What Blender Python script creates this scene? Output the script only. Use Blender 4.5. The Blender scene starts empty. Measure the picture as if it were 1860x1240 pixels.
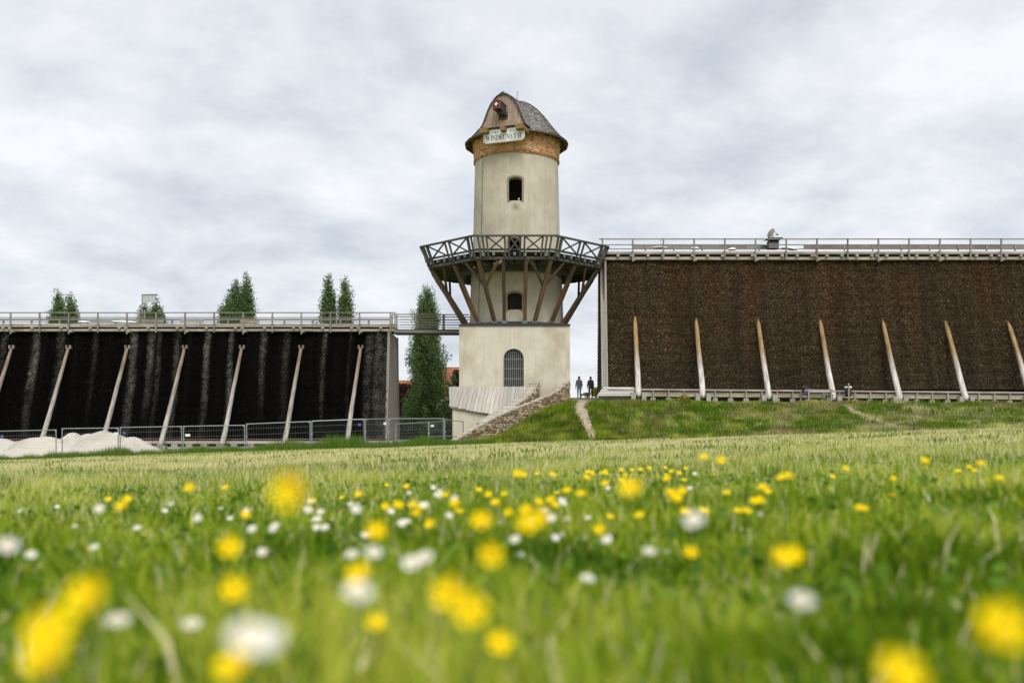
import bpy, bmesh, math, random
import numpy as np
from mathutils import Vector, Matrix, noise as mnoise

random.seed(7)
rng = np.random.default_rng(7)
S = bpy.context.scene
COL = S.collection
R = math.radians

# ------------------------------------------------------------------ camera
# World origin is the camera's eye, low in the meadow; +Y looks at the tower.
F, CX, CY = 1808.0, 930.0, 800.0
cam_d = bpy.data.cameras.new('camera')
cam_d.sensor_width = 36.0
cam_d.lens = 35.0
cam_d.shift_y = 180.0 / 1860.0
cam_d.clip_start = 0.05
cam_d.clip_end = 3000
cam_d.dof.use_dof = True
cam_d.dof.focus_distance = 62.0
cam_d.dof.aperture_fstop = 1.5
cam = bpy.data.objects.new('camera', cam_d)
cam.rotation_euler = (R(90), 0, 0)
COL.objects.link(cam)
S.camera = cam

# ------------------------------------------------------------------ light
SUN_EL, SUN_AZ = R(50), R(166)      # azimuth clockwise from +Y: behind the camera, to the right
S.view_settings.view_transform = 'Standard'
S.view_settings.look = 'None'
S.view_settings.gamma = 1.0
S.view_settings.use_curve_mapping = False
S.view_settings.exposure = 1.0
S.cycles.use_denoising = True
S.cycles.max_bounces = 6
S.cycles.transparent_max_bounces = 8

w = bpy.data.worlds.new('World')
S.world = w
w.use_nodes = True
nt = w.node_tree
nt.nodes.clear()
def N(t, **kw):
    n = nt.nodes.new(t)
    for k, v in kw.items(): setattr(n, k, v)
    return n
def L(a, b): nt.links.new(a, b)
sky = N('ShaderNodeTexSky', sky_type='NISHITA')
sky.sun_disc = False
sky.sun_elevation = SUN_EL
sky.sun_rotation = SUN_AZ
tc = N('ShaderNodeTexCoord')
sep = N('ShaderNodeSeparateXYZ'); L(tc.outputs['Generated'], sep.inputs[0])
mz = N('ShaderNodeMath', operation='MAXIMUM'); L(sep.outputs[2], mz.inputs[0]); mz.inputs[1].default_value = 0.0
za = N('ShaderNodeMath', operation='ADD'); L(mz.outputs[0], za.inputs[0]); za.inputs[1].default_value = 0.30
dx = N('ShaderNodeMath', operation='DIVIDE'); L(sep.outputs[0], dx.inputs[0]); L(za.outputs[0], dx.inputs[1])
dy = N('ShaderNodeMath', operation='DIVIDE'); L(sep.outputs[1], dy.inputs[0]); L(za.outputs[0], dy.inputs[1])
cmb = N('ShaderNodeCombineXYZ'); L(dx.outputs[0], cmb.inputs[0]); L(dy.outputs[0], cmb.inputs[1])
n1 = N('ShaderNodeTexNoise'); n1.inputs['Scale'].default_value = 2.3; n1.inputs['Detail'].default_value = 8; n1.inputs['Roughness'].default_value = 0.57; n1.inputs['Distortion'].default_value = 0.2
L(cmb.outputs[0], n1.inputs['Vector'])
n2 = N('ShaderNodeTexNoise'); n2.inputs['Scale'].default_value = 5.5; n2.inputs['Detail'].default_value = 5; n2.inputs['Roughness'].default_value = 0.6
L(cmb.outputs[0], n2.inputs['Vector'])
mixn = N('ShaderNodeMath', operation='MULTIPLY_ADD'); L(n2.outputs['Fac'], mixn.inputs[0]); mixn.inputs[1].default_value = 0.42; L(n1.outputs['Fac'], mixn.inputs[2])
ramp = N('ShaderNodeValToRGB'); L(mixn.outputs[0], ramp.inputs[0])
e = ramp.color_ramp.elements
e[0].position = 0.54; e[0].color = (3.05, 3.26, 3.6, 1)
e[1].position = 0.88; e[1].color = (4.9, 4.93, 4.99, 1)
e2 = ramp.color_ramp.elements.new(0.70); e2.color = (4.0, 4.12, 4.34, 1)
# a thin breath of the blue sky behind the overcast
mix = N('ShaderNodeMix', data_type='RGBA'); mix.inputs['Factor'].default_value = 0.93
L(sky.outputs[0], mix.inputs['A']); L(ramp.outputs[0], mix.inputs['B'])
bg = N('ShaderNodeBackground'); bg.inputs['Strength'].default_value = 0.1
L(mix.outputs['Result'], bg.inputs['Color'])
wo = N('ShaderNodeOutputWorld'); L(bg.outputs[0], wo.inputs['Surface'])

sd = bpy.data.lights.new('sun', 'SUN')
sd.energy = 1.5
sd.angle = R(38)
sd.color = (1.0, 0.965, 0.91)
sun = bpy.data.objects.new('sun', sd)
sv = Vector((math.sin(SUN_AZ) * math.cos(SUN_EL), math.cos(SUN_AZ) * math.cos(SUN_EL), math.sin(SUN_EL)))
sun.rotation_euler = (-sv).to_track_quat('-Z', 'Y').to_euler()
sun.location = sv * 60
COL.objects.link(sun)

# ------------------------------------------------------------------ helpers
def at(px, py, Y):
    """the point at depth Y that the photograph shows at this pixel"""
    return Vector(((px - CX) / F * Y, Y, (CY - py) / F * Y))
def PX(px, Y): return (px - CX) / F * Y
def PZ(py, Y): return (CY - py) / F * Y

WM = {}
def link(o, parent=None, world=None):
    COL.objects.link(o)
    world = Matrix() if world is None else world
    o.matrix_basis = world
    WM[o] = world
    if parent is not None:
        o.parent = parent
        o.matrix_parent_inverse = WM[parent].inverted()
    return o
def tag(o, label, cat=None, group=None, kind=None):
    if label: o['label'] = label
    if cat: o['category'] = cat
    if group: o['group'] = group
    if kind: o['kind'] = kind
    return o
def thing(name, loc, label, cat, group=None):
    o = bpy.data.objects.new(name, None)
    o.empty_display_size = 0.2
    link(o, None, Matrix.Translation(Vector(loc)))
    return tag(o, label, cat, group)
def mesh_of(name, v, f, mats, smooth=False):
    me = bpy.data.meshes.new(name)
    me.from_pydata([tuple(x) for x in v], [], f)
    for m in (mats if isinstance(mats, (list, tuple)) else [mats]): me.materials.append(m)
    if smooth: me.polygons.foreach_set('use_smooth', [True] * len(me.polygons))
    me.update()
    return me
def mobj(name, v, f, mat, parent=None, smooth=False, world=None):
    return link(bpy.data.objects.new(name, mesh_of(name, v, f, mat, smooth)), parent, world)

def big_mesh(name, verts, nper, mat, cols, parent=None, faces_per=None, smooth=False):
    """verts (N,k,3); one face of k corners for each N; cols (N,3)"""
    n, k, _ = verts.shape
    me = bpy.data.meshes.new(name)
    me.vertices.add(n * k)
    me.vertices.foreach_set('co', verts.reshape(-1).astype(np.float32))
    if faces_per is None:
        idx = np.arange(n * k, dtype=np.int32)
        starts = np.arange(0, n * k, k, dtype=np.int32)
        tots = np.full(n, k, dtype=np.int32)
    else:
        base = (np.arange(n, dtype=np.int32) * k)[:, None]
        li, st, tt = [], [], []
        fl = np.concatenate([np.array(f) for f in faces_per]).astype(np.int32)
        idx = (base + fl[None, :]).reshape(-1)
        lens = np.array([len(f) for f in faces_per], dtype=np.int32)
        tots = np.tile(lens, n)
        starts = np.concatenate([[0], np.cumsum(tots)[:-1]]).astype(np.int32)
    me.loops.add(len(idx)); me.loops.foreach_set('vertex_index', idx)
    me.polygons.add(len(starts))
    me.polygons.foreach_set('loop_start', starts)
    if smooth: me.polygons.foreach_set('use_smooth', np.ones(len(starts), dtype=bool))
    me.update(calc_edges=True)
    a = me.attributes.new('col', 'FLOAT_COLOR', 'POINT')
    c4 = np.ones((n, k, 4), dtype=np.float32); c4[:, :, :3] = cols[:, None, :] if cols.ndim == 2 else cols
    a.data.foreach_set('color', c4.reshape(-1))
    me.materials.append(mat)
    return link(bpy.data.objects.new(name, me), parent)

CACHE = {}
def frame(p0, p1, up=(0, 0, 1)):
    p0, p1, up = Vector(p0), Vector(p1), Vector(up)
    d = (p1 - p0); Ln = d.length; z = d / Ln
    x = up.cross(z)
    if x.length < 1e-4: x = Vector((1, 0, 0)).cross(z) if abs(z.x) < .9 else Vector((0, 1, 0)).cross(z)
    x.normalize(); y = z.cross(x)
    M = Matrix(((x.x, y.x, z.x, p0.x), (x.y, y.y, z.y, p0.y), (x.z, y.z, z.z, p0.z), (0, 0, 0, 1)))
    return M, Ln
def beam(name, p0, p1, wd, ht, mat, parent, up=(0, 0, 1)):
    """squared timber: wd across, ht along 'up', chamfered edges, grain along local z"""
    M, Ln = frame(p0, p1, up)
    key = ('b', round(wd, 3), round(ht, 3), round(Ln, 2), mat.name)
    if key not in CACHE:
        c = min(wd, ht) * 0.1; a, b = wd / 2, ht / 2
        ring = [(-a + c, -b), (a - c, -b), (a, -b + c), (a, b - c), (a - c, b), (-a + c, b), (-a, b - c), (-a, -b + c)]
        v = [(x, y, 0) for x, y in ring] + [(x, y, Ln) for x, y in ring]
        f = [(i, (i + 1) % 8, 8 + (i + 1) % 8, 8 + i) for i in range(8)] + [tuple(range(7, -1, -1)), tuple(range(8, 16))]
        CACHE[key] = mesh_of(name, v, f, mat)
    return link(bpy.data.objects.new(name, CACHE[key]), parent, M)
def tube_geo(p0, p1, r0, r1, seg=8, base=0):
    M, Ln = frame(p0, p1)
    v, f = [], []
    for k, r in ((0, r0), (Ln, r1)):
        for i in range(seg):
            a = 2 * math.pi * i / seg
            v.append(M @ Vector((r * math.cos(a), r * math.sin(a), k)))
    f = [(base + i, base + (i + 1) % seg, base + seg + (i + 1) % seg, base + seg + i) for i in range(seg)]
    f += [tuple(base + i for i in range(seg - 1, -1, -1)), tuple(base + seg + i for i in range(seg))]
    return v, f
def tube(name, p0, p1, r, mat, parent, seg=8, r1=None):
    v, f = tube_geo((0, 0, 0), (Vector(p1) - Vector(p0)), r, r if r1 is None else r1, seg)
    o = mobj(name, v, f, mat, parent, False, Matrix.Translation(Vector(p0)))
    return o
def box_geo(x0, x1, y0, y1, z0, z1, base=0):
    v = [(x0, y0, z0), (x1, y0, z0), (x1, y1, z0), (x0, y1, z0), (x0, y0, z1), (x1, y0, z1), (x1, y1, z1), (x0, y1, z1)]
    f = [(0, 3, 2, 1), (4, 5, 6, 7), (0, 1, 5, 4), (1, 2, 6, 5), (2, 3, 7, 6), (3, 0, 4, 7)]
    return v, [tuple(base + i for i in q) for q in f]
def box(name, x0, x1, y0, y1, z0, z1, mat, parent):
    c = Vector(((x0 + x1) / 2, (y0 + y1) / 2, (z0 + z1) / 2))
    v, f = box_geo(x0 - c.x, x1 - c.x, y0 - c.y, y1 - c.y, z0 - c.z, z1 - c.z)
    return mobj(name, v, f, mat, parent, False, Matrix.Translation(c))
class Geo:
    def __init__(s): s.v, s.f = [], []
    def add(s, v, f):
        b = len(s.v); s.v += [tuple(x) for x in v]; s.f += [tuple(b + i for i in q) for q in f]
    def tube(s, p0, p1, r, seg=6, r1=None): s.add(*tube_geo(p0, p1, r, r if r1 is None else r1, seg))
    def box(s, *a): s.add(*box_geo(*a))
    def bar(s, p0, p1, wd, ht, up=(0, 0, 1)):
        M, Ln = frame(p0, p1, up)
        v, f = box_geo(-wd / 2, wd / 2, -ht / 2, ht / 2, 0, Ln)
        s.add([M @ Vector(x) for x in v], f)
    def obj(s, name, mat, parent=None, smooth=False): return mobj(name, s.v, s.f, mat, parent, smooth)

def blob(name, c, rx, ry, rz, mat, parent, seed, flat=0.0, nz=.12):
    bm = bmesh.new(); bmesh.ops.create_icosphere(bm, subdivisions=3, radius=1)
    for vv in bm.verts:
        nn_ = 1 + nz * mnoise.noise(vv.co * 1.7 + Vector((seed, 0, 0)))
        vv.co = Vector((vv.co.x * rx * nn_, vv.co.y * ry * nn_, max(-flat if flat else -9, vv.co.z) * rz * nn_))
    me = bpy.data.meshes.new(name); bm.to_mesh(me); bm.free(); me.materials.append(mat)
    me.polygons.foreach_set('use_smooth', [True] * len(me.polygons))
    return link(bpy.data.objects.new(name, me), parent, Matrix.Translation(Vector(c)))
def evaluate(o):
    """bake modifiers into the mesh"""
    dg = bpy.context.evaluated_depsgraph_get(); dg.update()
    me = bpy.data.meshes.new_from_object(o.evaluated_get(dg))
    o.modifiers.clear(); old = o.data; o.data = me
    return me
def cut(o, cutters):
    for c in cutters:
        m = o.modifiers.new('cut', 'BOOLEAN'); m.operation = 'DIFFERENCE'; m.object = c; m.solver = 'EXACT'
    evaluate(o)
    for c in cutters:
        WM.pop(c, None); bpy.data.objects.remove(c, do_unlink=True)

# ------------------------------------------------------------------ materials
def new_mat(name):
    m = bpy.data.materials.new(name); m.use_nodes = True
    t = m.node_tree; b = t.nodes['Principled BSDF']
    return m, t, b
def surf(name, c0, c1, scale=3.0, rough=.85, bump=.15, stretch=(1, 1, 1), detail=6, rand=.0, c2=None, scale2=.4, metal=0, lo=.3, hi=.7, spec=.3, bdist=.02, f2=(.45, .7), streak=None):
    m, t, b = new_mat(name)
    nn = t.nodes.new; ln = t.links.new
    tcn = nn('ShaderNodeTexCoord'); mp = nn('ShaderNodeMapping'); mp.inputs['Scale'].default_value = stretch
    ln(tcn.outputs['Object'], mp.inputs['Vector'])
    oi = nn('ShaderNodeObjectInfo')
    off = nn('ShaderNodeVectorMath'); off.operation = 'SCALE'; off.inputs[0].default_value = (31, 17, 53)
    ln(oi.outputs['Random'], off.inputs['Scale']); ln(off.outputs[0], mp.inputs['Location'])
    nz = nn('ShaderNodeTexNoise'); nz.inputs['Scale'].default_value = scale; nz.inputs['Detail'].default_value = detail; nz.inputs['Roughness'].default_value = .62
    ln(mp.outputs[0], nz.inputs['Vector'])
    rp = nn('ShaderNodeValToRGB'); ln(nz.outputs['Fac'], rp.inputs[0])
    rp.color_ramp.elements[0].position = lo; rp.color_ramp.elements[0].color = (*c0, 1)
    rp.color_ramp.elements[1].position = hi; rp.color_ramp.elements[1].color = (*c1, 1)
    out = rp.outputs[0]
    if c2 is not None:
        nb = nn('ShaderNodeTexNoise'); nb.inputs['Scale'].default_value = scale2; nb.inputs['Detail'].default_value = 5; nb.inputs['Roughness'].default_value = .6
        ln(mp.outputs[0], nb.inputs['Vector'])
        mr = nn('ShaderNodeMapRange'); mr.inputs['From Min'].default_value = f2[0]; mr.inputs['From Max'].default_value = f2[1]
        ln(nb.outputs['Fac'], mr.inputs['Value'])
        mx = nn('ShaderNodeMix'); mx.data_type = 'RGBA'; ln(mr.outputs[0], mx.inputs['Factor'])
        ln(out, mx.inputs['A']); mx.inputs['B'].default_value = (*c2, 1); out = mx.outputs['Result']
    if streak:
        m2 = nn('ShaderNodeMapping'); m2.inputs['Scale'].default_value = (2.6, 2.6, .16); ln(tcn.outputs['Object'], m2.inputs['Vector'])
        ns = nn('ShaderNodeTexNoise'); ns.inputs['Scale'].default_value = 1.6; ns.inputs['Detail'].default_value = 8; ns.inputs['Roughness'].default_value = .7; ln(m2.outputs[0], ns.inputs['Vector'])
        mr = nn('ShaderNodeMapRange'); mr.inputs['From Min'].default_value = .5; mr.inputs['From Max'].default_value = .75; mr.inputs['To Max'].default_value = .55; ln(ns.outputs['Fac'], mr.inputs['Value'])
        mx = nn('ShaderNodeMix'); mx.data_type = 'RGBA'; ln(mr.outputs[0], mx.inputs['Factor']); ln(out, mx.inputs['A']); mx.inputs['B'].default_value = (*streak, 1); out = mx.outputs['Result']
        nc = nn('ShaderNodeTexNoise'); nc.inputs['Scale'].default_value = 9; nc.inputs['Detail'].default_value = 9; nc.inputs['Roughness'].default_value = .75; ln(tcn.outputs['Object'], nc.inputs['Vector'])
        mr = nn('ShaderNodeMapRange'); mr.inputs['From Min'].default_value = .58; mr.inputs['From Max'].default_value = .72; mr.inputs['To Max'].default_value = .5; ln(nc.outputs['Fac'], mr.inputs['Value'])
        mx = nn('ShaderNodeMix'); mx.data_type = 'RGBA'; ln(mr.outputs[0], mx.inputs['Factor']); ln(out, mx.inputs['A']); mx.inputs['B'].default_value = (*[q * 1.05 for q in streak], 1); out = mx.outputs['Result']
    if rand:
        hs = nn('ShaderNodeHueSaturation'); ln(out, hs.inputs['Color'])
        mr = nn('ShaderNodeMapRange'); mr.inputs['To Min'].default_value = 1 - rand; mr.inputs['To Max'].default_value = 1 + rand
        ln(oi.outputs['Random'], mr.inputs['Value']); ln(mr.outputs[0], hs.inputs['Value']); out = hs.outputs[0]
    ln(out, b.inputs['Base Color'])
    b.inputs['Roughness'].default_value = rough; b.inputs['Metallic'].default_value = metal
    b.inputs['Specular IOR Level'].default_value = spec
    if bump:
        bp = nn('ShaderNodeBump'); bp.inputs['Strength'].default_value = bump; bp.inputs['Distance'].default_value = bdist
        ln(nz.outputs['Fac'], bp.inputs['Height']); ln(bp.outputs[0], b.inputs['Normal'])
    return m
def plain(name, c, rough=.6, metal=0, spec=.3):
    m, t, b = new_mat(name)
    nz = t.nodes.new('ShaderNodeTexNoise'); nz.inputs['Scale'].default_value = 9; nz.inputs['Detail'].default_value = 4
    tcn = t.nodes.new('ShaderNodeTexCoord'); t.links.new(tcn.outputs['Object'], nz.inputs['Vector'])
    rp = t.nodes.new('ShaderNodeValToRGB'); t.links.new(nz.outputs['Fac'], rp.inputs[0])
    rp.color_ramp.elements[0].color = (*[x * .82 for x in c], 1); rp.color_ramp.elements[1].color = (*[min(1, x * 1.14) for x in c], 1)
    t.links.new(rp.outputs[0], b.inputs['Base Color'])
    b.inputs['Roughness'].default_value = rough; b.inputs['Metallic'].default_value = metal
    b.inputs['Specular IOR Level'].default_value = spec
    return m
def vcol(name, rough=.8, transl=0.0, spec=.2):
    m, t, b = new_mat(name)
    at_ = t.nodes.new('ShaderNodeAttribute'); at_.attribute_name = 'col'
    t.links.new(at_.outputs['Color'], b.inputs['Base Color'])
    b.inputs['Roughness'].default_value = rough; b.inputs['Specular IOR Level'].default_value = spec
    if transl:
        tr = t.nodes.new('ShaderNodeBsdfTranslucent'); t.links.new(at_.outputs['Color'], tr.inputs['Color'])
        mx = t.nodes.new('ShaderNodeMixShader'); mx.inputs[0].default_value = transl
        out = [n for n in t.nodes if n.type == 'OUTPUT_MATERIAL'][0]
        t.links.new(b.outputs[0], mx.inputs[1]); t.links.new(tr.outputs[0], mx.inputs[2]); t.links.new(mx.outputs[0], out.inputs['Surface'])
    return m

M_stucco = surf('lime_render', (.435, .39, .305), (.535, .49, .395), 1.3, .92, .25, (1, 1, .75), 9, c2=(.335, .29, .215), scale2=.4, bdist=.012, f2=(.5, .75), streak=(.30, .265, .20))
M_stucco_base = surf('lime_render_pale', (.52, .47, .38), (.635, .585, .49), 1.2, .92, .25, (1, 1, .8), 9, c2=(.40, .34, .255), scale2=.38, bdist=.012, f2=(.48, .72), streak=(.37, .32, .24))
M_wood_dark = surf('weathered_dark_timber', (.042, .039, .037), (.125, .115, .107), 5, .85, .3, (3, 3, .25), rand=.25)
M_wood_strut = surf('brown_timber', (.05, .042, .035), (.13, .09, .06), 4, .8, .3, (3, 3, .22), rand=.25, c2=(.22, .11, .045), scale2=.8, f2=(.5, .62))
M_wood_grey = surf('silver_grey_timber', (.13, .118, .108), (.29, .265, .24), 5, .88, .3, (3, 3, .25), rand=.2)
M_wood_post = surf('pale_grey_timber', (.20, .18, .16), (.38, .35, .315), 5, .88, .3, (4, 4, .15), rand=.15)
M_wood_pale = surf('bleached_planks', (.29, .265, .235), (.47, .435, .39), 4, .88, .3, (5, 5, .2), rand=.18)
M_salt = surf('salt_bleached_timber', (.20, .175, .15), (.44, .40, .35), 3.2, .9, .3, (2.5, 2.5, .3), rand=.16, c2=(.26, .16, .08), scale2=.55, f2=(.6, .75))
M_basin = surf('tan_basin_boards', (.22, .175, .12), (.48, .42, .33), 3, .9, .3, (2.5, 2.5, .4), rand=.2)
M_white_plank = surf('whitewashed_planks', (.56, .53, .49), (.74, .72, .69), 4, .85, .2, (3, 3, .3), rand=.08)
M_board = surf('tan_gable_boards', (.27, .195, .15), (.42, .325, .26), 6, .85, .25, (4, 4, .35), rand=.2)
M_beam_end = surf('oak_beam_ends', (.14, .085, .03), (.30, .19, .075), 7, .8, .3)
M_cap_metal = plain('grey_green_metal_caps', (.13, .165, .175), .5)
M_slate = plain('dark_lead_flashing', (.032, .035, .04), .5)
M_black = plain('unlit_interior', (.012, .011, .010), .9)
M_frame = surf('brown_stone_window_frame', (.20, .155, .125), (.30, .24, .20), 8, .85, .2)
M_louvre = plain('dark_louvre_slats', (.03, .024, .02), .8)
M_grille = plain('galvanised_bars', (.30, .30, .285), .5, .3)
M_doorplank = surf('grey_door_planks', (.025, .025, .026), (.07, .07, .068), 4, .8, .2, (4, 4, .3), rand=.3)
M_white = plain('white_sign_board', (.74, .76, .77), .5)
M_ink = plain('black_sign_lettering', (.05, .055, .065), .6)
M_red = plain('red_trim', (.34, .045, .03), .5)
M_red_line = plain('faded_red_line', (.40, .16, .16), .6)
M_greenblack = plain('blackish_green_paint', (.03, .042, .045), .5)
M_zinc = plain('zinc_fence', (.31, .335, .345), .45, .6)
M_wire = plain('zinc_wire', (.34, .36, .37), .5, .5)
M_plate = plain('white_plate', (.75, .76, .78), .5)
M_blue_plate = plain('blue_plate', (.08, .13, .35), .5)
M_sand = surf('pale_sand', (.42, .385, .33), (.56, .52, .455), 6, .95, .3, (1, 1, 1), 10, bdist=.05, c2=(.37, .33, .27), scale2=.5)
M_dirt = surf('trodden_dirt', (.25, .195, .13), (.48, .40, .30), 5, .95, .5, (1, 1, 1), 10, bdist=.05)
M_rooftile = surf('red_roof_tiles', (.25, .085, .045), (.37, .145, .075), 8, .85, .3, (1, 1, 1), 5, rand=.12)
M_house = plain('house_render', (.42, .38, .32), .9)
M_glass = plain('dark_window_glass', (.03, .035, .04), .1, 0, .5)
M_concrete = surf('grey_concrete', (.26, .24, .22), (.42, .40, .37), 6, .9, .3)
M_bark = surf('bark', (.06, .048, .036), (.14, .115, .09), 9, .9, .5, (2, 2, .4))
M_leaf = vcol('leaves', .65, .25, .25)
M_grass = vcol('grass_blades', .7, .34, .05)
M_twig = vcol('blackthorn_twigs', .85, 0, .15)
M_brick = vcol('hand_made_bricks', .9, 0, .15)
M_mortar = plain('lime_mortar', (.58, .47, .35), .95)
M_shingle = vcol('wood_shingles', .85, 0, .2)
M_stone = surf('field_stone', (.19, .15, .10), (.43, .37, .275), 5, .92, .5, (1, 1, 1), 8, rand=.55, c2=(.30, .165, .05), scale2=.9, f2=(.5, .64), bdist=.03)
M_joint = surf('rubble_mortar', (.14, .115, .085), (.24, .205, .16), 5, .95, .4)
M_coping = surf('pale_coping', (.30, .265, .21), (.54, .50, .42), 5, .92, .7, rand=.15, bdist=.03)
# painted / weathered prop logs: salt-white below, bare orange wood above, by height along the log
def prop_mat(name, low, mid, high, l0, l1):
    m, t, b = new_mat(name); nn = t.nodes.new; ln = t.links.new
    tcn = nn('ShaderNodeTexCoord'); sp = nn('ShaderNodeSeparateXYZ'); ln(tcn.outputs['Object'], sp.inputs[0])
    mp = nn('ShaderNodeMapping'); mp.inputs['Scale'].default_value = (6, 6, .5); ln(tcn.outputs['Object'], mp.inputs['Vector'])
    oi = nn('ShaderNodeObjectInfo'); off = nn('ShaderNodeVectorMath'); off.operation = 'SCALE'; off.inputs[0].default_value = (31, 17, 53)
    ln(oi.outputs['Random'], off.inputs['Scale']); ln(off.outputs[0], mp.inputs['Location'])
    nz = nn('ShaderNodeTexNoise'); nz.inputs['Scale'].default_value = 2.2; nz.inputs['Detail'].default_value = 7; ln(mp.outputs[0], nz.inputs['Vector'])
    ad = nn('ShaderNodeMath'); ad.operation = 'MULTIPLY_ADD'; ln(nz.outputs['Fac'], ad.inputs[0]); ad.inputs[1].default_value = 1.0; ln(sp.outputs[2], ad.inputs[2])
    mr = nn('ShaderNodeMapRange'); mr.inputs['From Min'].default_value = l0; mr.inputs['From Max'].default_value = l1; ln(ad.outputs[0], mr.inputs['Value'])
    rp = nn('ShaderNodeValToRGB'); ln(mr.outputs[0], rp.inputs[0])
    rp.color_ramp.elements[0].position = .0; rp.color_ramp.elements[0].color = (*low, 1)
    rp.color_ramp.elements[1].position = 1.; rp.color_ramp.elements[1].color = (*high, 1)
    el = rp.color_ramp.elements.new(.5); el.color = (*mid, 1)
    r2 = nn('ShaderNodeValToRGB'); ln(nz.outputs['Fac'], r2.inputs[0]); r2.color_ramp.elements[0].position = .3; r2.color_ramp.elements[0].color = (.34, .31, .29, 1); r2.color_ramp.elements[1].position = .62
    mx = nn('ShaderNodeMix'); mx.data_type = 'RGBA'; mx.blend_type = 'MULTIPLY'; mx.inputs['Factor'].default_value = 1
    ln(rp.outputs[0], mx.inputs['A']); ln(r2.outputs[0], mx.inputs['B']); ln(mx.outputs['Result'], b.inputs['Base Color'])
    b.inputs['Roughness'].default_value = .85
    bp = nn('ShaderNodeBump'); bp.inputs['Strength'].default_value = .4; bp.inputs['Distance'].default_value = .03; ln(nz.outputs['Fac'], bp.inputs['Height']); ln(bp.outputs[0], b.inputs['Normal'])
    return m
M_prop_r = prop_mat('whitened_prop_logs', (.70, .665, .635), (.50, .42, .36), (.36, .23, .10), 2.3, 4.6)
M_prop_l = prop_mat('greyed_prop_logs', (.47, .44, .41), (.37, .335, .305), (.29, .215, .15), 2.5, 7.6)

# ------------------------------------------------------------------ ground
def smooth(a, b, x):
    t = np.clip((np.asarray(x, dtype=float) - a) / (b - a), 0, 1); return t * t * (3 - 2 * t)
def bank(X, Y):
    X = np.asarray(X, float); Y = np.asarray(Y, float)
    xm = np.where(Y < 69, smooth(-3.7, 4.6, X), smooth(1.0, 4.0, X))
    return smooth(54.6 + .012 * X, 66.3, Y) * xm
def ground(X, Y):
    X = np.asarray(X, float); Y = np.asarray(Y, float)
    Xc = np.clip(X, -60, 60)
    m = -0.45 + 0.032 * Xc + 0.0037 * np.clip(Y, -20, 57)
    m = m + .035 * np.sin(X * .33 + .7) * np.sin(Y * .21 + 1.9) * smooth(4, 20, Y)
    low = m + (-0.68 - m) * smooth(57.5, 67, Y)
    plat = 2.63 + .062 * (np.clip(Y, 60, 80) - 67) - .01 * np.clip(X - 8, 0, 40) * .35
    lump = .09 * np.sin(X * .9 + Y * .5) * np.sin(Y * .8 - X * .35) + .05 * np.sin(X * 2.1 + 1.0) * np.sin(Y * 1.7)
    b = bank(X, Y)
    return low + (plat - low) * b + lump * b * (1 - smooth(66.3, 67.3, Y))
def gz(x, y): return float(ground(x, y))

xs = np.unique(np.concatenate([np.arange(-48, 48.1, .75), np.linspace(-900, -48, 16), np.linspace(48, 900, 16)]))
ys = np.unique(np.concatenate([np.arange(-8, 86, .6), np.linspace(-120, -8, 8), np.linspace(86, 2400, 24)]))
GX, GY = np.meshgrid(xs, ys)
GZ = ground(GX, GY)
gv = np.stack([GX, GY, GZ], -1).reshape(-1, 3)
nx, ny = len(xs), len(ys)
gf = [(j * nx + i, j * nx + i + 1, (j + 1) * nx + i + 1, (j + 1) * nx + i) for j in range(ny - 1) for i in range(nx - 1)]
def ground_mat():
    m, t, b = new_mat('meadow_soil_and_sward'); nn = t.nodes.new; ln = t.links.new
    tcn = nn('ShaderNodeTexCoord')
    def noi(s, d=6):
        q = nn('ShaderNodeTexNoise'); q.inputs['Scale'].default_value = s; q.inputs['Detail'].default_value = d; ln(tcn.outputs['Object'], q.inputs['Vector']); return q
    def rampn(src, stops):
        r = nn('ShaderNodeValToRGB'); ln(src, r.inputs[0]); el = r.color_ramp.elements
        el[0].position, el[0].color = stops[0][0], (*stops[0][1], 1); el[1].position, el[1].color = stops[-1][0], (*stops[-1][1], 1)
        for p, c in stops[1:-1]:
            q = el.new(p); q.color = (*c, 1)
        return r
    a = noi(9, 8)
    mead = rampn(a.outputs['Fac'], [(.3, (.10, .155, .012)), (.5, (.24, .28, .045)), (.7, (.47, .44, .17))])
    c = noi(3.5, 9)
    bk = rampn(c.outputs['Fac'], [(.3, (.055, .095, .015)), (.5, (.12, .145, .035)), (.7, (.26, .22, .10))])
    at_ = nn('ShaderNodeAttribute'); at_.attribute_name = 'bank'
    mx = nn('ShaderNodeMix'); mx.data_type = 'RGBA'; ln(at_.outputs['Fac'], mx.inputs['Factor']); ln(mead.outputs[0], mx.inputs['A']); ln(bk.outputs[0], mx.inputs['B'])
    ln(mx.outputs['Result'], b.inputs['Base Color']); b.inputs['Roughness'].default_value = .95; b.inputs['Specular IOR Level'].default_value = .1
    bp = nn('ShaderNodeBump'); bp.inputs['Strength'].default_value = .8; bp.inputs['Distance'].default_value = .06; ln(a.outputs['Fac'], bp.inputs['Height']); ln(bp.outputs[0], b.inputs['Normal'])
    return m
gme = mesh_of('ground', gv, gf, ground_mat(), True)
ba = gme.attributes.new('bank', 'FLOAT', 'POINT'); ba.data.foreach_set('value', np.clip(bank(GX, GY) * 4, 0, 1).reshape(-1).astype(np.float32))
tag(link(bpy.data.objects.new('ground', gme)), 'green meadow ground rising to a grassy bank on the right', None, None, 'structure')

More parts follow.
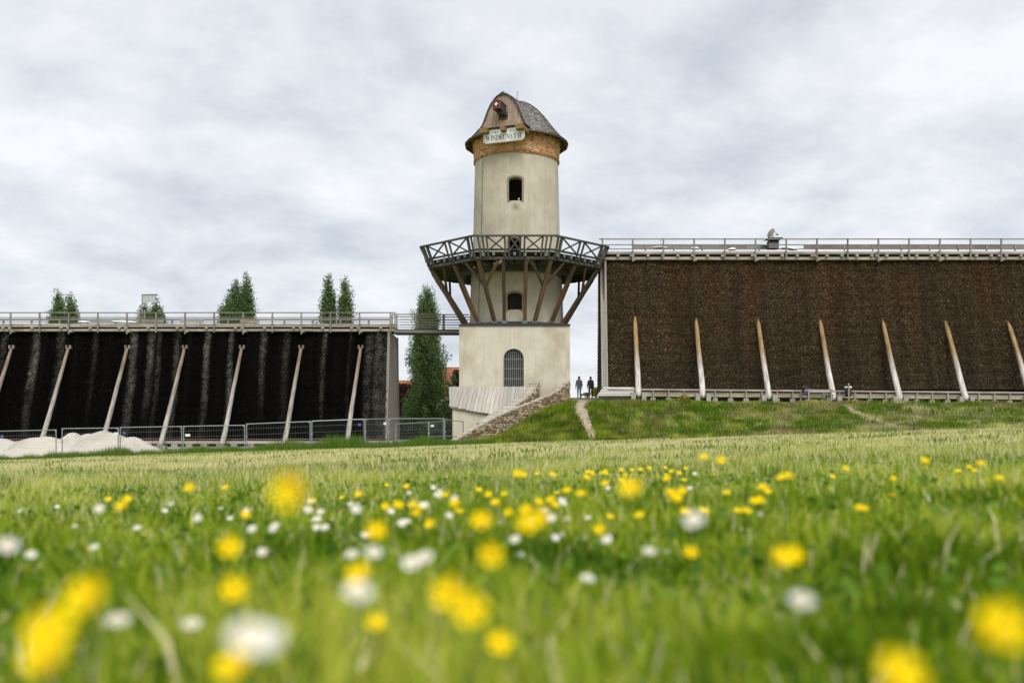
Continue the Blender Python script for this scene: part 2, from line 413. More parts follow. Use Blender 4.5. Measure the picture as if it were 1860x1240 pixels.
# dirt paths draped over the bank
def path(name, pts, label):
    v, f = [], []
    n = 60
    P = np.array(pts, float); t = np.linspace(0, 1, len(P)); tt = np.linspace(0, 1, n)
    cx = np.interp(tt, t, P[:, 0]); cy = np.interp(tt, t, P[:, 1]); wv = np.interp(tt, t, P[:, 2])
    cx = np.convolve(np.pad(cx, 3, 'edge'), np.ones(7) / 7, 'valid'); cy = np.convolve(np.pad(cy, 3, 'edge'), np.ones(7) / 7, 'valid')
    for i in range(n):
        for k in range(7):
            s = (k / 6 - .5) * wv[i] * (1 + .25 * math.sin(i * .9 + k)) ; x, y = cx[i] + s, cy[i] + .1 * math.sin(i * 1.3 + k)
            v.append((x, y, gz(x, y) + (.02 if 0 < k < 6 else -.03)))
    f = [(i * 7 + k, i * 7 + k + 1, (i + 1) * 7 + k + 1, (i + 1) * 7 + k) for i in range(n - 1) for k in range(6)]
    o = mobj(name, v, f, M_dirt, None, True)
    tag(o, label, None, None, 'structure'); return np.stack([cx, cy, wv], -1)
PATHS = []
PATHS.append(path('dirt_path', [(4.5, 55.6, .4), (4.6, 58, .7), (4.6, 60, .75), (4.45, 62, .85), (4.3, 64, .95), (4.6, 65.6, 1.2), (5.3, 67, 2.2), (5.7, 70, 2.6), (5.6, 75, 3.0), (5.6, 82, 3.2)], 'bare trodden dirt path climbing the bank to the walkers'))
PATHS.append(path('worn_track', [(22.3, 57.3, .6), (22.4, 59, .9), (22.1, 61, 1.2), (21.8, 63.2, .8), (21.5, 64.8, .6)], 'faint worn earth track in the bank below the litter bin'))
def path_dist(X, Y):
    d = np.full(np.shape(X), 9.0)
    for P in PATHS:
        for cx, cy, wv in P[::2]:
            d = np.minimum(d, np.hypot(X - cx, Y - cy) / (wv * .5))
    return d

# ------------------------------------------------------------------ tower
TX, TY, BX = .33, 72.8, .18
tower = thing('windmill_tower', (BX, TY, -.4), 'cream rendered round tower on a square base with timber gallery and shingled cap', 'tower')
def arch_cutter(cx, w_, z0, z1, y0, y1, rise, n=10):
    """arched opening prism along Y"""
    pts = [(cx - w_ / 2, z0), (cx + w_ / 2, z0)]
    for i in range(n + 1):
        a = math.pi * i / n
        pts.append((cx + w_ / 2 * math.cos(a), z1 - rise + rise * math.sin(a)))
    k = len(pts)
    v = [(x, y0, z) for x, z in pts] + [(x, y1, z) for x, z in pts]
    f = [tuple(range(k)), tuple(range(2 * k - 1, k - 1, -1))] + [(i + k, (i + 1) % k + k, (i + 1) % k, i)for i in range(k)]
    me = mesh_of('cutter', v, f, M_black)
    bm = bmesh.new(); bm.from_mesh(me); bmesh.ops.recalc_face_normals(bm, faces=bm.faces); bm.to_mesh(me); bm.free()
    return link(bpy.data.objects.new('cutter', me))
def arch_pts(cx, w_, z0, z1, rise, n=10):
    pts = [(cx - w_ / 2, z0)]
    for i in range(n + 1):
        a = math.pi * (1 - i / n)
        pts.append((cx + w_ / 2 * math.cos(a), z1 - rise + rise * math.sin(a)))
    pts.append((cx + w_ / 2, z0)); return pts
# square base
HB, ZB = 3.77, 8.0
bv, bf = box_geo(BX - HB, BX + HB, TY - HB, TY + HB, -1.2, ZB)
base = mobj('base', bv, bf, M_stucco_base, tower)
DC, DW = PX(933, 69), 1.40
cut(base, [arch_cutter(DC, DW, 2.6, PZ(633, 69.03), TY - HB - .5, TY - HB + .45, DW / 2, 16)])
base.data.materials.clear(); base.data.materials.append(M_stucco_base)
# fine plaster ridges at the base edges
for sx in (-1, 1):
    beam('corner_bead', (BX + sx * (HB - .06), TY - HB + .008, -.6), (BX + sx * (HB - .06), TY - HB + .008, ZB - .03), .26, .03, M_stucco_base, base, (0, 1, 0))
# door behind bars
ydo = TY - HB + .38
door = tag(mobj('door', *(lambda p: ([(x, ydo, z) for x, z in p], [tuple(range(len(p)))]))(arch_pts(DC, DW + .1, 2.7, PZ(632, 69.03), DW / 2, 16)), M_doorplank, tower), 'grey plank door behind vertical bars in the round-arched opening')
for i in range(9):
    x = DC - DW / 2 + (i + .5) * DW / 9
    zt = PZ(633, 69.03) - DW / 2 + math.sqrt(max(.02, (DW / 2) ** 2 - (x - DC) ** 2)) - .02
    beam('plank', (x, ydo - .03, 2.8), (x, ydo - .03, zt), DW / 9 - .02, .03, M_doorplank, door, (0, 1, 0))
grille = mobj('grille', *(lambda p: ([(x, TY - HB + .12, z) for x, z in p] + [(x, TY - HB + .16, z) for x, z in p] , [(i, i + 1, len(p) + i + 1, len(p) + i) for i in range(len(p) - 1)]))(arch_pts(DC, DW - .02, 2.75, PZ(633, 69.03) - .01, DW / 2 - .01, 16)), M_grille, tower)
for i in range(10):
    x = DC - DW / 2 + (i + .5) * DW / 10
    zt = PZ(633, 69.03) - DW / 2 + math.sqrt(max(.01, (DW / 2) ** 2 - (x - DC) ** 2)) - .02
    tube('bar', (x, TY - HB + .13, 2.8), (x, TY - HB + .13, zt), .017, M_grille, grille, 6)
for z in (3.6, 4.3, 5.0, 5.65):
    beam('cross_bar', (DC - DW / 2, TY - HB + .17, z), (DC + DW / 2, TY - HB + .17, z), .02, .035, M_grille, grille)
# lead skirt between the square and the round
NS = 64
v = []
for i in range(NS):
    a = 2 * math.pi * i / NS
    v.append((TX + 3.42 * math.cos(a), TY + 3.42 * math.sin(a), ZB + .32))
for i in range(NS):
    a = 2 * math.pi * i / NS; c, s = math.cos(a), math.sin(a); q = (HB + .09) / max(abs(c), abs(s))
    v.append((BX + q * c, TY + q * s, ZB + .07))
for i in range(NS):
    x, y, z = v[NS + i]; v.append((x, y, ZB - .05))
f = [(i, NS + i, NS + (i + 1) % NS, (i + 1) % NS) for i in range(NS)] + [(NS + i, 2 * NS + i, 2 * NS + (i + 1) % NS, NS + (i + 1) % NS) for i in range(NS)]
f.append(tuple(range(2 * NS, 3 * NS)))
mobj('skirt_flashing', v, f, M_slate, tower)
# round shaft, thick walled
prof = [(3.44, 8.05), (3.36, 10.6), (3.30, 12.3), (3.17, 14.5), (3.09, 17.6), (3.03, 20.4)]
NR = 96
v, f = [], []
ring_r = [(r, z) for r, z in prof] + [(r - .62, z) for r, z in reversed(prof)]
for r, z in ring_r:
    for i in range(NR):
        a = 2 * math.pi * i / NR; v.append((TX + r * math.cos(a), TY + r * math.sin(a), z))
K = len(ring_r)
for k in range(K):
    for i in range(NR):
        j = (i + 1) % NR; k2 = (k + 1) % K
        f.append((k * NR + i, k * NR + j, k2 * NR + j, k2 * NR + i))
shaft = mobj('shaft', v, f, M_stucco, tower)
bm = bmesh.new(); bm.from_mesh(shaft.data); bmesh.ops.recalc_face_normals(bm, faces=bm.faces); bm.to_mesh(shaft.data); bm.free()
W1 = (PX(936.3, 69.7), PX(948.2, 69.7) - PX(924.4, 69.7), PZ(364.5, 69.7), PZ(321.5, 69.7), .18)
W2 = (PX(935, 69.45), PX(948, 69.45) - PX(921.8, 69.45), PZ(562.4, 69.45), PZ(531.5, 69.45), .22)
W3 = (PX(933.5, 69.6), .78, 12.69, PZ(431.5, 69.6), .25)
cut(shaft, [arch_cutter(c, w_, z0, z1, 68.5, 71.2, rs) for c, w_, z0, z1, rs in (W1, W2, W3)])
shaft.data.materials.clear(); shaft.data.materials.append(M_stucco)
shaft.data.polygons.foreach_set('use_smooth', [True] * len(shaft.data.polygons)); shaft.data.set_sharp_from_angle(angle=R(28))
def win_frame(c, w_, z0, z1, rs, th, label):
    outer = arch_pts(c, w_ + 2 * th, z0 - th, z1 + th, rs + th * .6, 12); inner = arch_pts(c, w_, z0, z1, rs, 12)
    ro = np.interp((z0 + z1) / 2, [p[1] for p in prof], [p[0] for p in prof])
    def yy(x, d): return TY - math.sqrt(ro * ro - (x - TX) ** 2) - d
    n = len(outer); v = []
    for d in (.045, -.16):
        v += [(x, yy(x, d), z) for x, z in outer] + [(x, yy(x, d), z) for x, z in inner]
    f = []
    for i in range(n):
        j = (i + 1) % n
        f.append((i, j, n + j, n + i)); f.append((2 * n + i, i, n + i, 3 * n + i) if False else (i, 2 * n + i, 2 * n + j, j)); f.append((n + i, n + j, 3 * n + j, 3 * n + i))
    return tag(mobj('window_frame', v, f, M_frame, tower), label)
wf1 = win_frame(*W1, .13, 'open arched upper window with brown stone frame')
wf2 = win_frame(*W2, .13, 'louvred arched window under the gallery')
wf3 = win_frame(*W3, .11, 'arched doorway onto the gallery')
for i in range(10):
    z = W2[2] + .06 + i * (W2[3] - W2[2] - .12) / 9.5
    ww = W2[1] if z < W2[3] - W2[4] else W2[1] * .8
    beam('louvre', (W2[0] - ww / 2, 69.75, z), (W2[0] + ww / 2, 69.75, z), .11, .05, M_louvre, wf2, (0, .8, .6))
# brown run-off stain on the render below the open window
def stain():
    m = M_stucco; t = m.node_tree; b = t.nodes['Principled BSDF']; nn = t.nodes.new; ln = t.links.new
    src = b.inputs['Base Color'].links[0].from_socket
    tcn = nn('ShaderNodeTexCoord'); mp = nn('ShaderNodeMapping'); mp.vector_type = 'TEXTURE'
    mp.inputs['Location'].default_value = (W1[0] + .05, 69.7, W1[2] - .42); mp.inputs['Scale'].default_value = (.62, 1.5, .55)
    ln(tcn.outputs['Object'], mp.inputs['Vector'])
    gr = nn('ShaderNodeTexGradient'); gr.gradient_type = 'SPHERICAL'; ln(mp.outputs[0], gr.inputs[0])
    nz = nn('ShaderNodeTexNoise'); nz.inputs['Scale'].default_value = 5; nz.inputs['Detail'].default_value = 8; ln(tcn.outputs['Object'], nz.inputs['Vector'])
    mu = nn('ShaderNodeMath'); mu.operation = 'MULTIPLY'; ln(gr.outputs['Fac'], mu.inputs[0]); ln(nz.outputs['Fac'], mu.inputs[1])
    mr = nn('ShaderNodeMapRange'); mr.inputs['From Min'].default_value = .12; mr.inputs['From Max'].default_value = .55; mr.inputs['To Max'].default_value = .75; ln(mu.outputs[0], mr.inputs['Value'])
    mx = nn('ShaderNodeMix'); mx.data_type = 'RGBA'; ln(mr.outputs[0], mx.inputs['Factor']); ln(src, mx.inputs['A']); mx.inputs['B'].default_value = (.13, .10, .055, 1)
    ln(mx.outputs['Result'], b.inputs['Base Color'])
stain()
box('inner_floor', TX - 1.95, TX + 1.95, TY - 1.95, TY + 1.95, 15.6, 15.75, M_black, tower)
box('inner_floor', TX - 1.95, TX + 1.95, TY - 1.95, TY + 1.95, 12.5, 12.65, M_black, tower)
# lightning conductor down the shaft
g = Geo()
for k in range(len(prof) - 1):
    def cp(r, z): 
        a = math.radians(-90 - 52); return (TX + (r + .03) * math.cos(a), TY + (r + .03) * math.sin(a), z)
    g.tube(cp(*prof[k]), cp(*prof[k + 1]), .012, 5)
z = 8.6
while z < 20.2:
    r = np.interp(z, [p[1] for p in prof], [p[0] for p in prof]); a = R(-142)
    p0 = Vector((TX + (r - .01) * math.cos(a), TY + (r - .01) * math.sin(a), z)); p1 = Vector((TX + (r + .05) * math.cos(a), TY + (r + .05) * math.sin(a), z))
    g.tube(p0, p1, .028, 5); z += .62
g.obj('lightning_cable', M_greenblack, tower)

# brick band under the eaves: real bricks, joined
def brick_band():
    verts, cols = [], []
    z = 20.2; row = 0
    rows = 19; hrow = (21.75 - 20.18) / rows
    for row in range(rows):
        z0 = 20.18 + row * hrow; rr = 3.08 + (3.23 - 3.08) * row / rows + (.05 if row < 2 else 0)
        nb = 78
        for i in range(nb):
            a0 = 2 * math.pi * (i + .5 * (row % 2)) / nb; a1 = a0 + 2 * math.pi / nb
            gpx = .012 / rr; aa, ab = a0 + gpx, a1 - gpx
            r1 = rr + random.uniform(-.012, .014); r0 = rr - .09
            zz0, zz1 = z0 + .008, z0 + hrow - .008
            q = []
            for r, a_ in ((r1, aa), (r1, ab), (r0, ab), (r0, aa)):
                q.append((TX + r * math.cos(a_), TY + r * math.sin(a_)))
            verts.append([(*q[0], zz0), (*q[1], zz0), (*q[2], zz0), (*q[3], zz0), (*q[0], zz1), (*q[1], zz1), (*q[2], zz1), (*q[3], zz1)])
            t = random.random(); u = random.random()
            c = np.array([.56, .285, .135]) * (1 - t) + np.array([.72, .445, .255]) * t
            if u < .10: c = np.array([.72, .56, .40])
            if u > .88: c = np.array([.40, .19, .09])
            if row < 2: c = c * np.array([.72, .62, .55])
            cols.append(c)
    fs = [(0, 3, 2, 1), (4, 5, 6, 7), (0, 1, 5, 4), (1, 2, 6, 5), (3, 0, 4, 7)]
    mo = []
    mv, mf = [], []
    for k, (r, z_) in enumerate(((3.05, 20.16), (3.185, 21.78))):
        for i in range(NR):
            a = 2 * math.pi * i / NR; mv.append((TX + r * math.cos(a), TY + r * math.sin(a), z_))
    mf = [(i, (i + 1) % NR, NR + (i + 1) % NR, NR + i) for i in range(NR)]
    mb = mobj('brick_band', mv, mf, M_mortar, tower, True)
    o = big_mesh('bricks', np.array(verts), 8, M_brick, np.array(cols), mb, fs)
    tag(o, None, None, None, 'stuff')
brick_band()

# ---- cap: shingled dome, eaves, gable dormer
dome = [(3.74, 21.56), (3.4, 21.83), (3.1, 22.16), (2.8, 22.52), (2.5, 22.9), (2.2, 23.3), (1.85, 23.72), (1.5, 24.08), (1.1, 24.38), (.65, 24.6), (.25, 24.68), (.02, 24.7)]
v, f = [], []
for r, z in dome:
    for i in range(48):
        a = 2 * math.pi * i / 48; v.append((TX + (r - .05) * math.cos(a), TY + (r - .05) * math.sin(a), z - .04))
f = [(k * 48 + i, k * 48 + (i + 1) % 48, (k + 1) * 48 + (i + 1) % 48, (k + 1) * 48 + i) for k in range(len(dome) - 1) for i in range(48)]
cap = mobj('cap', v, f, M_wood_dark, tower, True)
dr = np.array([p[0] for p in dome]); dz = np.array([p[1] for p in dome])
arc = np.concatenate([[0], np.cumsum(np.hypot(np.diff(dr), np.diff(dz)))])
verts, cols = [], []
s = 0
while s < arc[-1] - .15:
    r0, z0 = np.interp(s, arc, dr), np.interp(s, arc, dz); s1 = min(s + .26, arc[-1]); r1, z1 = np.interp(s1, arc, dr), np.interp(s1, arc, dz)
    n = max(8, int(2 * math.pi * r0 / .15)); ph = random.random()
    for i in range(n):
        a0 = 2 * math.pi * (i + ph) / n; a1 = a0 + 2 * math.pi / n * .93
        d0 = random.uniform(.03, .055); lo = random.uniform(-.02, .02)
        def P(r, a, z): return (TX + r * math.cos(a), TY + r * math.sin(a), z)
        verts.append([P(r0 + d0, a0, z0 + lo + .02), P(r0 + d0, a1, z0 + lo + .02), P(r1 + .004, a1, z1), P(r1 + .004, a0, z1), P(r0 + .005, a0, z0 + lo), P(r0 + .005, a1, z0 + lo)])
        t = random.random(); c = np.array([.15, .142, .138]) * (1 - t) + np.array([.37, .35, .34]) * t
        cols.append(c)
    s += .15
tag(big_mesh('shingles', np.array(verts), 6, M_shingle, np.array(cols), cap, [(0, 1, 2, 3), (4, 5, 1, 0)]), None, None, None, 'stuff')
# faceted eave: soffit boards and rafters
NE = 18
v, f = [], []
for r, z in ((3.78, 21.60), (3.80, 21.48), (3.72, 21.44), (3.1, 21.76)):
    for i in range(NE):
        a = 2 * math.pi * (i + .5) / NE; v.append((TX + r * math.cos(a), TY + r * math.sin(a), z))
f = [(k * NE + (i + 1) % NE, k * NE + i, (k + 1) * NE + i, (k + 1) * NE + (i + 1) % NE) for k in range(3) for i in range(NE)]
eave = mobj('eave', v, f, surf('reddish_dark_eave', (.05, .03, .025), (.12, .07, .055), 6, .8, .2, (2, 2, 2)), cap)
for i in range(NE):
    a = 2 * math.pi * (i + .5) / NE
    beam('rafter', (TX + 3.12 * math.cos(a), TY + 3.12 * math.sin(a), 21.69), (TX + 3.7 * math.cos(a), TY + 3.7 * math.sin(a), 21.40), .13, .13, M_wood_strut, cap)
# gable dormer, turned 20 degrees to the left of the camera
GA = R(20)
e1 = Vector((math.cos(GA), -math.sin(GA), 0)); en = Vector((-math.sin(GA), -math.cos(GA), 0)); ez = Vector((0, 0, 1))
GU = 3.98
G0 = Vector((TX, TY, 0)) + en * GU + e1 * .46
def gp(v_, u, z): return G0 + e1 * v_ + en * u + ez * z
GZ0, GZ1 = 21.72, 23.95
hw_t = [0, .14, .27, .45, .6, .74, .83, .9, .95, .98, 1]
hw_v = [1.56, 1.44, 1.32, 1.16, 1.02, .84, .69, .54, .40, .26, 0]
def halfw(z): return float(np.interp((z - GZ0) / (GZ1 - GZ0), hw_t, hw_v))
def arch_z(v_):
    return GZ0 + (GZ1 - GZ0) * float(np.interp(abs(v_), list(reversed(hw_v)), list(reversed(hw_t))))
zs = [GZ0 + (GZ1 - GZ0) * t for t in hw_t]
out = [(-halfw(z), z) for z in zs] + [(halfw(z), z) for z in reversed(zs[:-1])]
def dormer_shell(grow, dzz, u0, u1, mat, name, lift=.42):
    v = []; n = len(out)
    for u, l in ((u0, 0), (u1, lift)):
        for x, z in out: v.append(gp(x * (1 + grow), u, z + dzz * (z - GZ0) / 2.3 + l * (z - GZ0) / 2.3))
    f = [(i, i + 1, n + i + 1, n + i) for i in range(n - 1)]
    return mobj(name, v, f, mat, cap, True)
dormer_shell(.03, .04, .14, -3.8, M_wood_dark, 'dormer_roof')
dormer_shell(.0, .0, .10, -3.8, M_wood_dark, 'dormer_lining')
# edge strip of the arch
n = len(out); v = []
for x, z in out: v.append(gp(x * 1.035, .15, z + .05 * (z - GZ0) / 2.3))
for x, z in out: v.append(gp(x * .985, .15, z - .02))
for x, z in out: v.append(gp(x * .985, .05, z - .02))
mobj('verge_trim', v, [(i, i + 1, n + i + 1, n + i) for i in range(n - 1)] + [(n + i, n + i + 1, 2 * n + i + 1, 2 * n + i) for i in range(n - 1)], M_wood_dark, cap)
# shingles on the dormer's flanks
verts, cols = [], []
for side in (-1, 1):
    for zi in range(16):
        z = GZ0 + zi * .145
        for ui in range(25):
            u = .12 - ui * .155 + random.uniform(-.01, .01)
            def q(zz, uu, d): 
                lz = zz + .42 * (zz - GZ0) / 2.3 * (.12 - uu) / 3.9
                return tuple(gp(side * (halfw(min(zz, GZ1)) * 1.03 + d), uu, lz + .03))
            verts.append([q(z, u, .05), q(z, u - .145, .05), q(z + .2, u - .145, .012), q(z + .2, u, .012)])
            t = random.random(); cols.append(np.array([.16, .145, .135]) * (1 - t) + np.array([.38, .345, .325]) * t)
tag(big_mesh('dormer_shingles', np.array(verts), 4, M_shingle, np.array(cols), cap), None, None, None, 'stuff')
# gable boarding, three lapped tiers
gable = mobj('gable', [gp(x, -.02, z) for x, z in out], [tuple(range(len(out)))], M_board, tower)
gable['label'] = 'boarded pointed gable of the cap'
for z0, z1, pr in ((GZ0, GZ0 + .36, .085), (GZ0 + .36, GZ0 + 1.36, .055), (GZ0 + 1.36, GZ1, .025)):
    bw = .135; x = -1.55
    while x < 1.5:
        xa, xb = x + .006, x + bw - .006
        x += bw
        za, zb = min(z1 + .04, arch_z(xa) - .02), min(z1 + .04, arch_z(xb) - .02)
        if max(za, zb) < z0 + .05: continue
        if -.32 < x - bw / 2 < .4 and z0 > GZ0 + .2 and z0 < GZ0 + 1.2:      # the hatch below the windshaft
            zlo = GZ0 + .98
        else: zlo = z0
        za, zb = max(za, zlo + .01), max(zb, zlo + .01)
        jit = random.uniform(-.012, .012)
        v = [gp(xa, pr + jit, zlo), gp(xb, pr + jit, zlo), gp(xb, pr + jit, zb), gp(xa, pr + jit, za), gp(xa, .0, zlo), gp(xb, .0, zlo), gp(xb, .0, zb), gp(xa, .0, za)]
        vc = sum((p for p in v), Vector()) / 8
        mobj('board', [p - vc for p in v], [(0, 1, 2, 3), (1, 5, 6, 2), (4, 0, 3, 7), (0, 4, 5, 1), (3, 2, 6, 7)], M_board, gable, False, Matrix.Translation(vc))
mobj('hatch', [gp(-.36, .03, GZ0 + .36), gp(.4, .03, GZ0 + .36), gp(.4, .03, GZ0 + 1.02), gp(-.36, .03, GZ0 + 1.02)], [(0, 1, 2, 3)], surf('brown_hatch', (.10, .055, .03), (.19, .11, .06), 6), gable)
# windshaft head: square dark box with red edges and a white emblem
wd_ = (en + ez * .10 - e1 * .10).normalized(); wx = e1.copy(); wx = (wx - wd_ * wx.dot(wd_)).normalized(); wz = wd_.cross(wx) * -1
if wz.z < 0: wz = -wz
WO = gp(-.02, .0, GZ0 + 1.12)
def wp(x, d, z): return WO + wx * x + wd_ * d + wz * z
def wbox(name, x0, x1, d0, d1, z0, z1, mat, parent):
    c = wp((x0 + x1) / 2, (d0 + d1) / 2, (z0 + z1) / 2)
    v, f = box_geo(x0, x1, d0, d1, z0, z1)
    return mobj(name, [wp(*p) - c for p in v], [tuple(reversed(q)) for q in f], mat, parent, False, Matrix.Translation(c))
head = wbox('windshaft_head', -.26, .26, -.3, 1.05, -.25, .27, M_greenblack, tower)
head['label'] = 'dark square windshaft head with red edges and white emblem'
for x0, x1, z0, z1 in ((-.29, .29, .245, .30), (-.29, .29, -.28, -.225), (-.295, -.25, -.225, .245), (.25, .295, -.225, .245)):
    wbox('red_trim', x0, x1, 1.0, 1.075, z0, z1, M_red, head)
for x0 in (-.29, .24):
    for z0 in (-.28, .245): wbox('red_edge', x0, x0 + .05, -.2, 1.0, z0, z0 + .05, M_red, head)
wbox('shaft_housing', -.17, .33, -.3, .55, -.48, -.24, M_greenblack, head)
star = []
for i in range(16):
    r = (.17, .085, .12, .085)[i % 4]; a = math.pi / 2 + 2 * math.pi * i / 16
    star.append(wp(r * math.cos(a), 1.082, .01 + r * math.sin(a)))
ctr = wp(0, 1.082, .01)
inn = [ctr + (p - ctr).normalized() * .025 for p in star]
mobj('emblem', star + inn, [(i, (i + 1) % 16, 16 + (i + 1) % 16, 16 + i) for i in range(16)], M_white, head)
tube('lightning_rod', (TX + .06, TY - .4, 24.5), (TX + .06, TY - .4, 25.38), .02, M_greenblack, tower, 6)
# three beam ends and the hanging name board
for vv, hh in ((-1.32, .46), (.06, .44), (1.30, .46)):
    wdt = .55 if vv != .06 else .36
    beam('beam_end', gp(vv, -1.0, GZ0 - .23), gp(vv, .42, GZ0 - .23), wdt, hh - .12, M_beam_end, gable)
mobj('painted_shade_strip', [gp(-1.52, -.04, GZ0), gp(1.52, -.04, GZ0), gp(1.52, -.04, GZ0 - .12), gp(-1.52, -.04, GZ0 - .12)], [(0, 1, 2, 3)], M_wood_dark, gable)  # dark strip standing in for the shade under the gable's lower edge

def sign_board():
    t = thing('name_board', gp(0, .1, 20.9), 'white name board with rounded lower corners hanging under the tower gable', 'sign')
    SU = -.07; zt, zb = GZ0 - .06, 20.68; hwid = 1.52; rc = .26
    def outline(ins):
        p = [(-hwid + ins, zt - ins), (-hwid + ins, zb + rc)]
        for i in range(7):
            a = math.pi + (math.pi / 2) * i / 6; p.append((-hwid + rc + (rc - ins) * math.cos(a), zb + rc + (rc - ins) * math.sin(a)))
        for i in range(7):
            a = 1.5 * math.pi + (math.pi / 2) * i / 6; p.append((hwid - rc + (rc - ins) * math.cos(a), zb + rc + (rc - ins) * math.sin(a)))
        p.append((hwid - ins, zt - ins)); return p
    o = outline(0); k = len(o)
    v = [gp(x, SU, z) for x, z in o] + [gp(x, SU - .05, z) for x, z in o]
    f = [tuple(range(k)), tuple(range(2 * k - 1, k - 1, -1))] + [(i, k + i, k + (i + 1) % k, (i + 1) % k) for i in range(k)]
    mobj('panel', v, f, M_white, t)
    a_, b_ = outline(.055), outline(.08)
    v = [gp(x, SU + .006, z) for x, z in a_] + [gp(x, SU + .006, z) for x, z in b_]
    mobj('red_border', v, [(i, i + 1, k + i + 1, k + i) for i in range(k - 1)], M_red_line, t)
    G = {'W': [((0, 1), (.27, 0), 2), ((.27, 0), (.5, .95), 1), ((.5, .95), (.73, 0), 2), ((.73, 0), (1, 1), 1)],
         'I': [((.5, 0), (.5, 1), 2)], 'N': [((.1, 0), (.1, 1), 1), ((.1, 1), (.9, 0), 2), ((.9, 0), (.9, 1), 1)],
         'D': [((.12, 0), (.12, 1), 2), ((.12, 1), (.5, 1), 1), ((.5, 1), (.85, .75), 1.4), ((.85, .75), (.88, .4), 2), ((.88, .4), (.6, .02), 1.4), ((.6, .02), (.12, 0), 1)],
         'K': [((.12, 0), (.12, 1), 2), ((.12, .42), (.85, 1), 1), ((.35, .6), (.95, 0), 2)],
         'U': [((.1, 1), (.1, .3), 2), ((.1, .3), (.3, .02), 1.6), ((.3, .02), (.65, .02), 1.2), ((.65, .02), (.88, .3), 1.2), ((.88, .3), (.88, 1), 1)],
         'S': [((.85, .8), (.62, .98), 1.2), ((.62, .98), (.3, .95), 1.2), ((.3, .95), (.15, .75), 1.5), ((.15, .75), (.3, .55), 1.8), ((.3, .55), (.7, .42), 2), ((.7, .42), (.85, .22), 1.8), ((.85, .22), (.65, .02), 1.3), ((.65, .02), (.3, .04), 1.2), ((.3, .04), (.12, .22), 1.2)],
         'T': [((.5, 0), (.5, 1), 2), ((.05, 1), (.95, 1), 1), ((.05, 1), (.03, .82), 1), ((.95, 1), (.97, .82), 1)],
         '1': [((.5, 0), (.5, 1), 2), ((.5, 1), (.25, .85), 1)], '7': [((.1, .98), (.9, .98), 1.6), ((.9, .98), (.4, 0), 1.8)],
         '4': [((.68, 0), (.68, 1), 2), ((.68, 1), (.05, .28), 1), ((.05, .28), (.95, .28), 1.3)],
         '5': [((.85, .97), (.25, .97), 1.4), ((.25, .97), (.2, .58), 1), ((.2, .58), (.65, .6), 1.2), ((.65, .6), (.85, .32), 1.8), ((.85, .32), (.6, .03), 1.5), ((.6, .03), (.12, .1), 1.2)],
         '2': [((.15, .75), (.35, .98), 1.2), ((.35, .98), (.7, .95), 1.3), ((.7, .95), (.82, .7), 1.8), ((.82, .7), (.12, .03), 1.4), ((.12, .03), (.9, .03), 1.8)],
         '0': [((.5, 1), (.18, .8), 1.2), ((.18, .8), (.1, .5), 2), ((.1, .5), (.18, .2), 2), ((.18, .2), (.5, 0), 1.2), ((.5, 0), (.82, .2), 1.2), ((.82, .2), (.9, .5), 2), ((.9, .5), (.82, .8), 2), ((.82, .8), (.5, 1), 1.2)]}
    adv = {'W': 1.25, 'I': .5, 'N': 1.02, 'D': 1.0, 'K': .98, 'U': .98, 'S': .78, 'T': .9, ' ': .42, '1': .62}
    wid = {'W': 1.1, 'I': .5, 'N': .85, 'D': .85, 'K': .8, 'U': .82, 'S': .62, 'T': .8, '1': .5}
    serif = {'I': [(.5, 0), (.5, 1)], 'N': [(.1, 0), (.1, 1), (.9, 1)], 'D': [(.12, 0), (.12, 1)], 'K': [(.12, 0), (.12, 1), (.9, 1), (.93, 0)], 'U': [(.1, 1), (.88, 1)], 'W': [(0, 1), (.5, .97), (1, 1)], 'T': [(.5, 0)], '1': [(.5, 0)]}
    def word(txt, x0, z0, h, total, name):
        tot = sum(adv.get(c, .78) for c in txt); sc = total / tot
        x = x0
        for c in txt:
            if c != ' ':
                g = Geo(); gw = wid.get(c, .66) * sc
                segs = [(a, b, wt) for a, b, wt in G[c]] + [((sx - .16 / max(.4, wid.get(c, .66)) * .8, sz), (sx + .16 / max(.4, wid.get(c, .66)) * .8, sz), .8) for sx, sz in serif.get(c, [])]
                for si, (a, b, wt) in enumerate(segs):
                    p0 = gp(x + a[0] * gw, SU + .008 + si * .0007, z0 + a[1] * h); p1 = gp(x + b[0] * gw, SU + .008 + si * .0007, z0 + b[1] * h)
                    d = (p1 - p0).normalized(); g.bar(p0 - d * .006, p1 + d * .006, .024 * wt * h / .34, .004, en)
                g.obj(name, M_ink, t)
            x += adv.get(c, .78) * sc
    word('WINDKUNST II', -1.30, 20.86, .33, 2.62, 'letter')
    word('1745', -.98, 21.30, .20, .62, 'numeral')
    word('2020', .42, 21.30, .20, .66, 'numeral')
sign_board()

# ------------------------------------------------------------------ gallery
OB, OT = 5.95, 6.60           # apothem of the deck edge and of the flared handrail
ZE, ZJ, ZD, ZR = 12.24, 12.50, 12.68, 13.62
def oc(ap, k, z):
    a = math.pi / 8 + k * math.pi / 4 - math.pi / 2
    r = ap / math.cos(math.pi / 8)
    return Vector((BX + r * math.cos(a), TY + r * math.sin(a), z))
gv_, gf_ = [], []
for z, ap, ri in ((ZD, OB + .02, 3.15), (ZD - .05, OB + .02, 3.15)):
    for k in range(8): gv_.append(oc(ap, k, z))
    for k in range(8):
        a = math.pi / 8 + k * math.pi / 4 - math.pi / 2; gv_.append(Vector((BX + 3.5 * math.cos(a), TY + 3.5 * math.sin(a), z)))
for k in range(8):
    j = (k + 1) % 8
    gf_ += [(k, j, 8 + j, 8 + k), (16 + j, 16 + k, 24 + k, 24 + j), (k, 16 + k, 16 + j, j)]
gal = mobj('gallery', gv_, gf_, M_wood_dark, tower)
